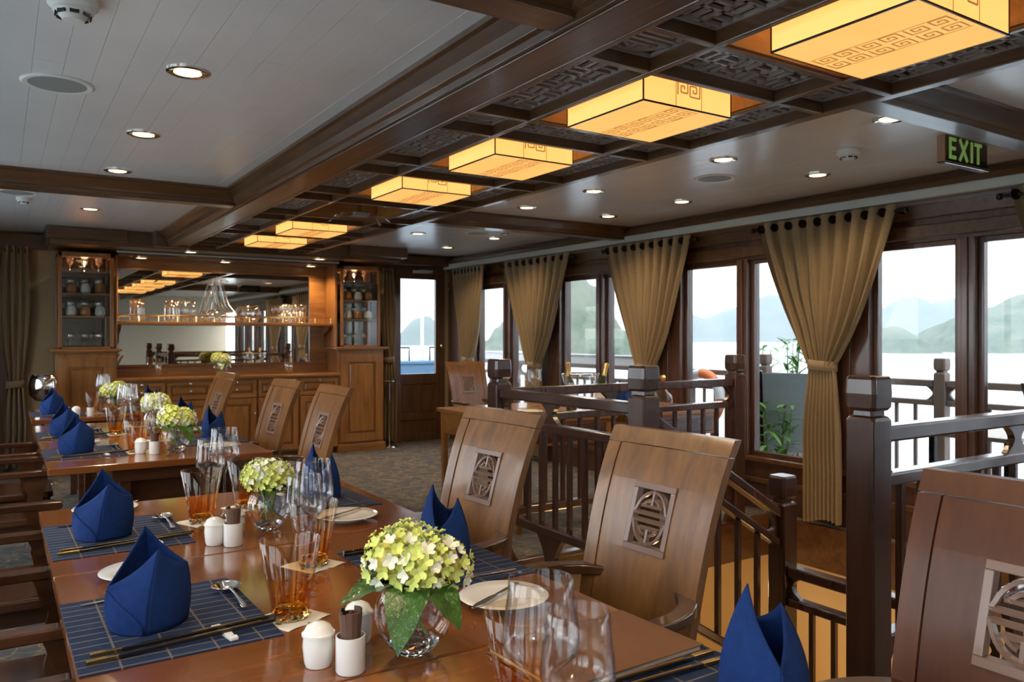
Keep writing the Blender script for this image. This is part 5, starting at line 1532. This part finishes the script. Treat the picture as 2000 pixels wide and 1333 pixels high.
t = thing('lifebuoy', 'orange and white lifebuoy hanging on the deck railing', 'lifebuoy', (6.33, 6.05, 0.72))
for k in range(8):
    pts = [(0, 0.26*math.cos(2*PI*(k+q/4)/8), 0.26*math.sin(2*PI*(k+q/4)/8)) for q in range(5)]
    MB().tube(pts, 0.055, 12).build('ring_segment', M['orange' if k % 2 == 0 else 'white_paint'], t, smooth=True)
t = thing('white_side_board', 'long white board along the deck railing beyond the farther windows', 'board', (6.55, 9.8, 0.99))
MB().box(-0.02,0.02,-2.5,2.5,0,0.13).build('panel', M['white_paint'], t, bevel=0.005)
MB().box(-0.035,0.035,-2.5,2.5,0.13,0.15).build('capping', M['white_paint'], t, bevel=0.004)
t = thing('outer_deck_post', 'white post outside in the gap left of the big curtain', 'post', (6.55, 5.62, -0.02))
MB().box(-0.05,0.05,-0.05,0.05,0,2.4).build('shaft', M['white_paint'], t)
MB().box(-0.14,0.14,-0.07,0.07,2.25,2.33).build('head', M['deckwood'], t)
t = thing('outer_door_post', 'slim white pole outside the glazed door', 'post', (6.4, 12.9, -0.02))
MB().tube([(0,0,0),(0,0,3.0)], 0.03, 10).build('shaft', M['white_paint'], t)
M['blue_box'] = pm('blue_grey_box', (0.10,0.20,0.33), 0.6)
t = thing('deck_locker', 'blue grey locker outside the glazed door', 'locker', (6.1, 12.6, -0.02))
MB().box(-0.75,0.75,-0.3,0.3,0,0.92).build('body', M['blue_box'], t, bevel=0.02)
MB().box(-0.78,0.78,-0.33,0.33,0.92,0.97).build('lid', M['blue_box'], t, bevel=0.01)
MB().tube([(-0.6,0,0.97),(-0.6,0,1.2),(-0.1,0,1.2),(-0.1,0,0.97)],0.015,8).tube([(0.3,0,0.97),(0.3,0,1.2),(0.7,0,1.2),(0.7,0,0.97)],0.015,8).build('rail', M['grommet'], t)

SEA = -5.0
sea = struct(MB().add([(-1500,-1500,SEA),(2500,-1500,SEA),(2500,2500,SEA),(-1500,2500,SEA)], [(0,1,2,3)]).build('sea', M['sea']))
sa, ca = math.sin(R(YAW)), math.cos(R(YAW))
def island(name, prof, D, depth, mat, label, seed, rough=0.06):
    """ridge from bearings (as picture columns) and heights at distance D, with real depth"""
    rr_ = random.Random(seed)
    n = 60; nd = 22
    xs = [p[0] for p in prof]
    def top(px):
        for (a, ya), (b, yb) in zip(prof, prof[1:]):
            if a <= px <= b:
                t_ = (px-a)/(b-a); t_ = t_*t_*(3-2*t_)
                return ya+(yb-ya)*t_
        return prof[-1][1]
    ph = [rr_.uniform(0, 6.28) for _ in range(8)]
    def fn(u, v):
        px = xs[0]+(xs[-1]-xs[0])*u
        h = max(0.0, (657-top(px))/FPX*D + EYE - SEA)
        w = 2*v-1
        q = max(0, 1-abs(w)**1.8)**0.75
        d = D + w*depth
        r = (px-1000)/FPX*D
        nz = sum(math.sin(ph[k]+u*(9+7*k)+w*(3+4*k))/(1+k) for k in range(5))*rough
        z = SEA-0.5 + (h+0.5)*q*(1+nz*(1-0.85*q))
        dd = d + D*0.0
        return (r*ca+dd*sa + nz*6, -r*sa+dd*ca + nz*5, z)
    o = MB().grid(fn, n, nd).build(name, M[mat], None, smooth=True, sharp=180)
    return tag(o, label, 'island', 'limestone islands in the bay')
island('limestone_island', [(1010,700),(1050,640),(1085,560),(1130,533),(1160,560),(1187,610),(1210,640),(1235,690),(1250,706)], 200, 25, 'hill', 'rocky green limestone island seen through the middle windows', 1)
island('limestone_island', [(935,680),(950,665),(970,640),(990,622),(1030,640),(1060,680)], 380, 40, 'hill', 'green headland at the left of the windows beside the corner curtain', 2)
island('limestone_island', [(700,675),(780,655),(815,622),(835,618),(860,640),(900,675)], 600, 60, 'hill_far', 'faint hill seen through the glazed door', 3)
island('limestone_island', [(1180,672),(1260,640),(1330,608),(1375,622),(1420,606),(1460,590),(1505,574),(1560,590),(1620,620),(1680,612),(1700,606),(1735,600),(1775,577),(1812,595),(1850,586),(1880,582),(1915,598),(1980,590),(2060,570),(2140,610)], 900, 80, 'hill_far', 'long pale mountain range across the bay', 4)
island('limestone_island', [(1690,688),(1712,655),(1745,637),(1768,650),(1790,680),(1798,689)], 310, 22, 'hill', 'small green island right of the big curtain', 5)
island('limestone_island', [(1808,688),(1825,655),(1860,630),(1912,608),(1960,598),(2000,574),(2080,560),(2150,600),(2200,680)], 330, 40, 'hill', 'green island rising to the right edge of the picture', 6)
# haze over the bay
hz = newmat('bay_haze')
mh, nt, b = hz
nt.nodes.remove(b)
vs_ = nt.nodes.new('ShaderNodeVolumeScatter'); vs_.inputs['Color'].default_value = (0.78,0.90,1,1); vs_.inputs['Density'].default_value = 0.00055; vs_.inputs['Anisotropy'].default_value = 0.2
nt.links.new(vs_.outputs[0], nt.nodes['Material Output'].inputs['Volume'])
hzo = MB().box(12, 1400, -600, 1400, SEA+0.05, 160).build('bay_haze', mh)
hzo['kind'] = 'stuff'; hzo['label'] = 'thin white haze lying over the bay'; hzo['category'] = 'haze'
for o_ in (mat0, nap0): pass
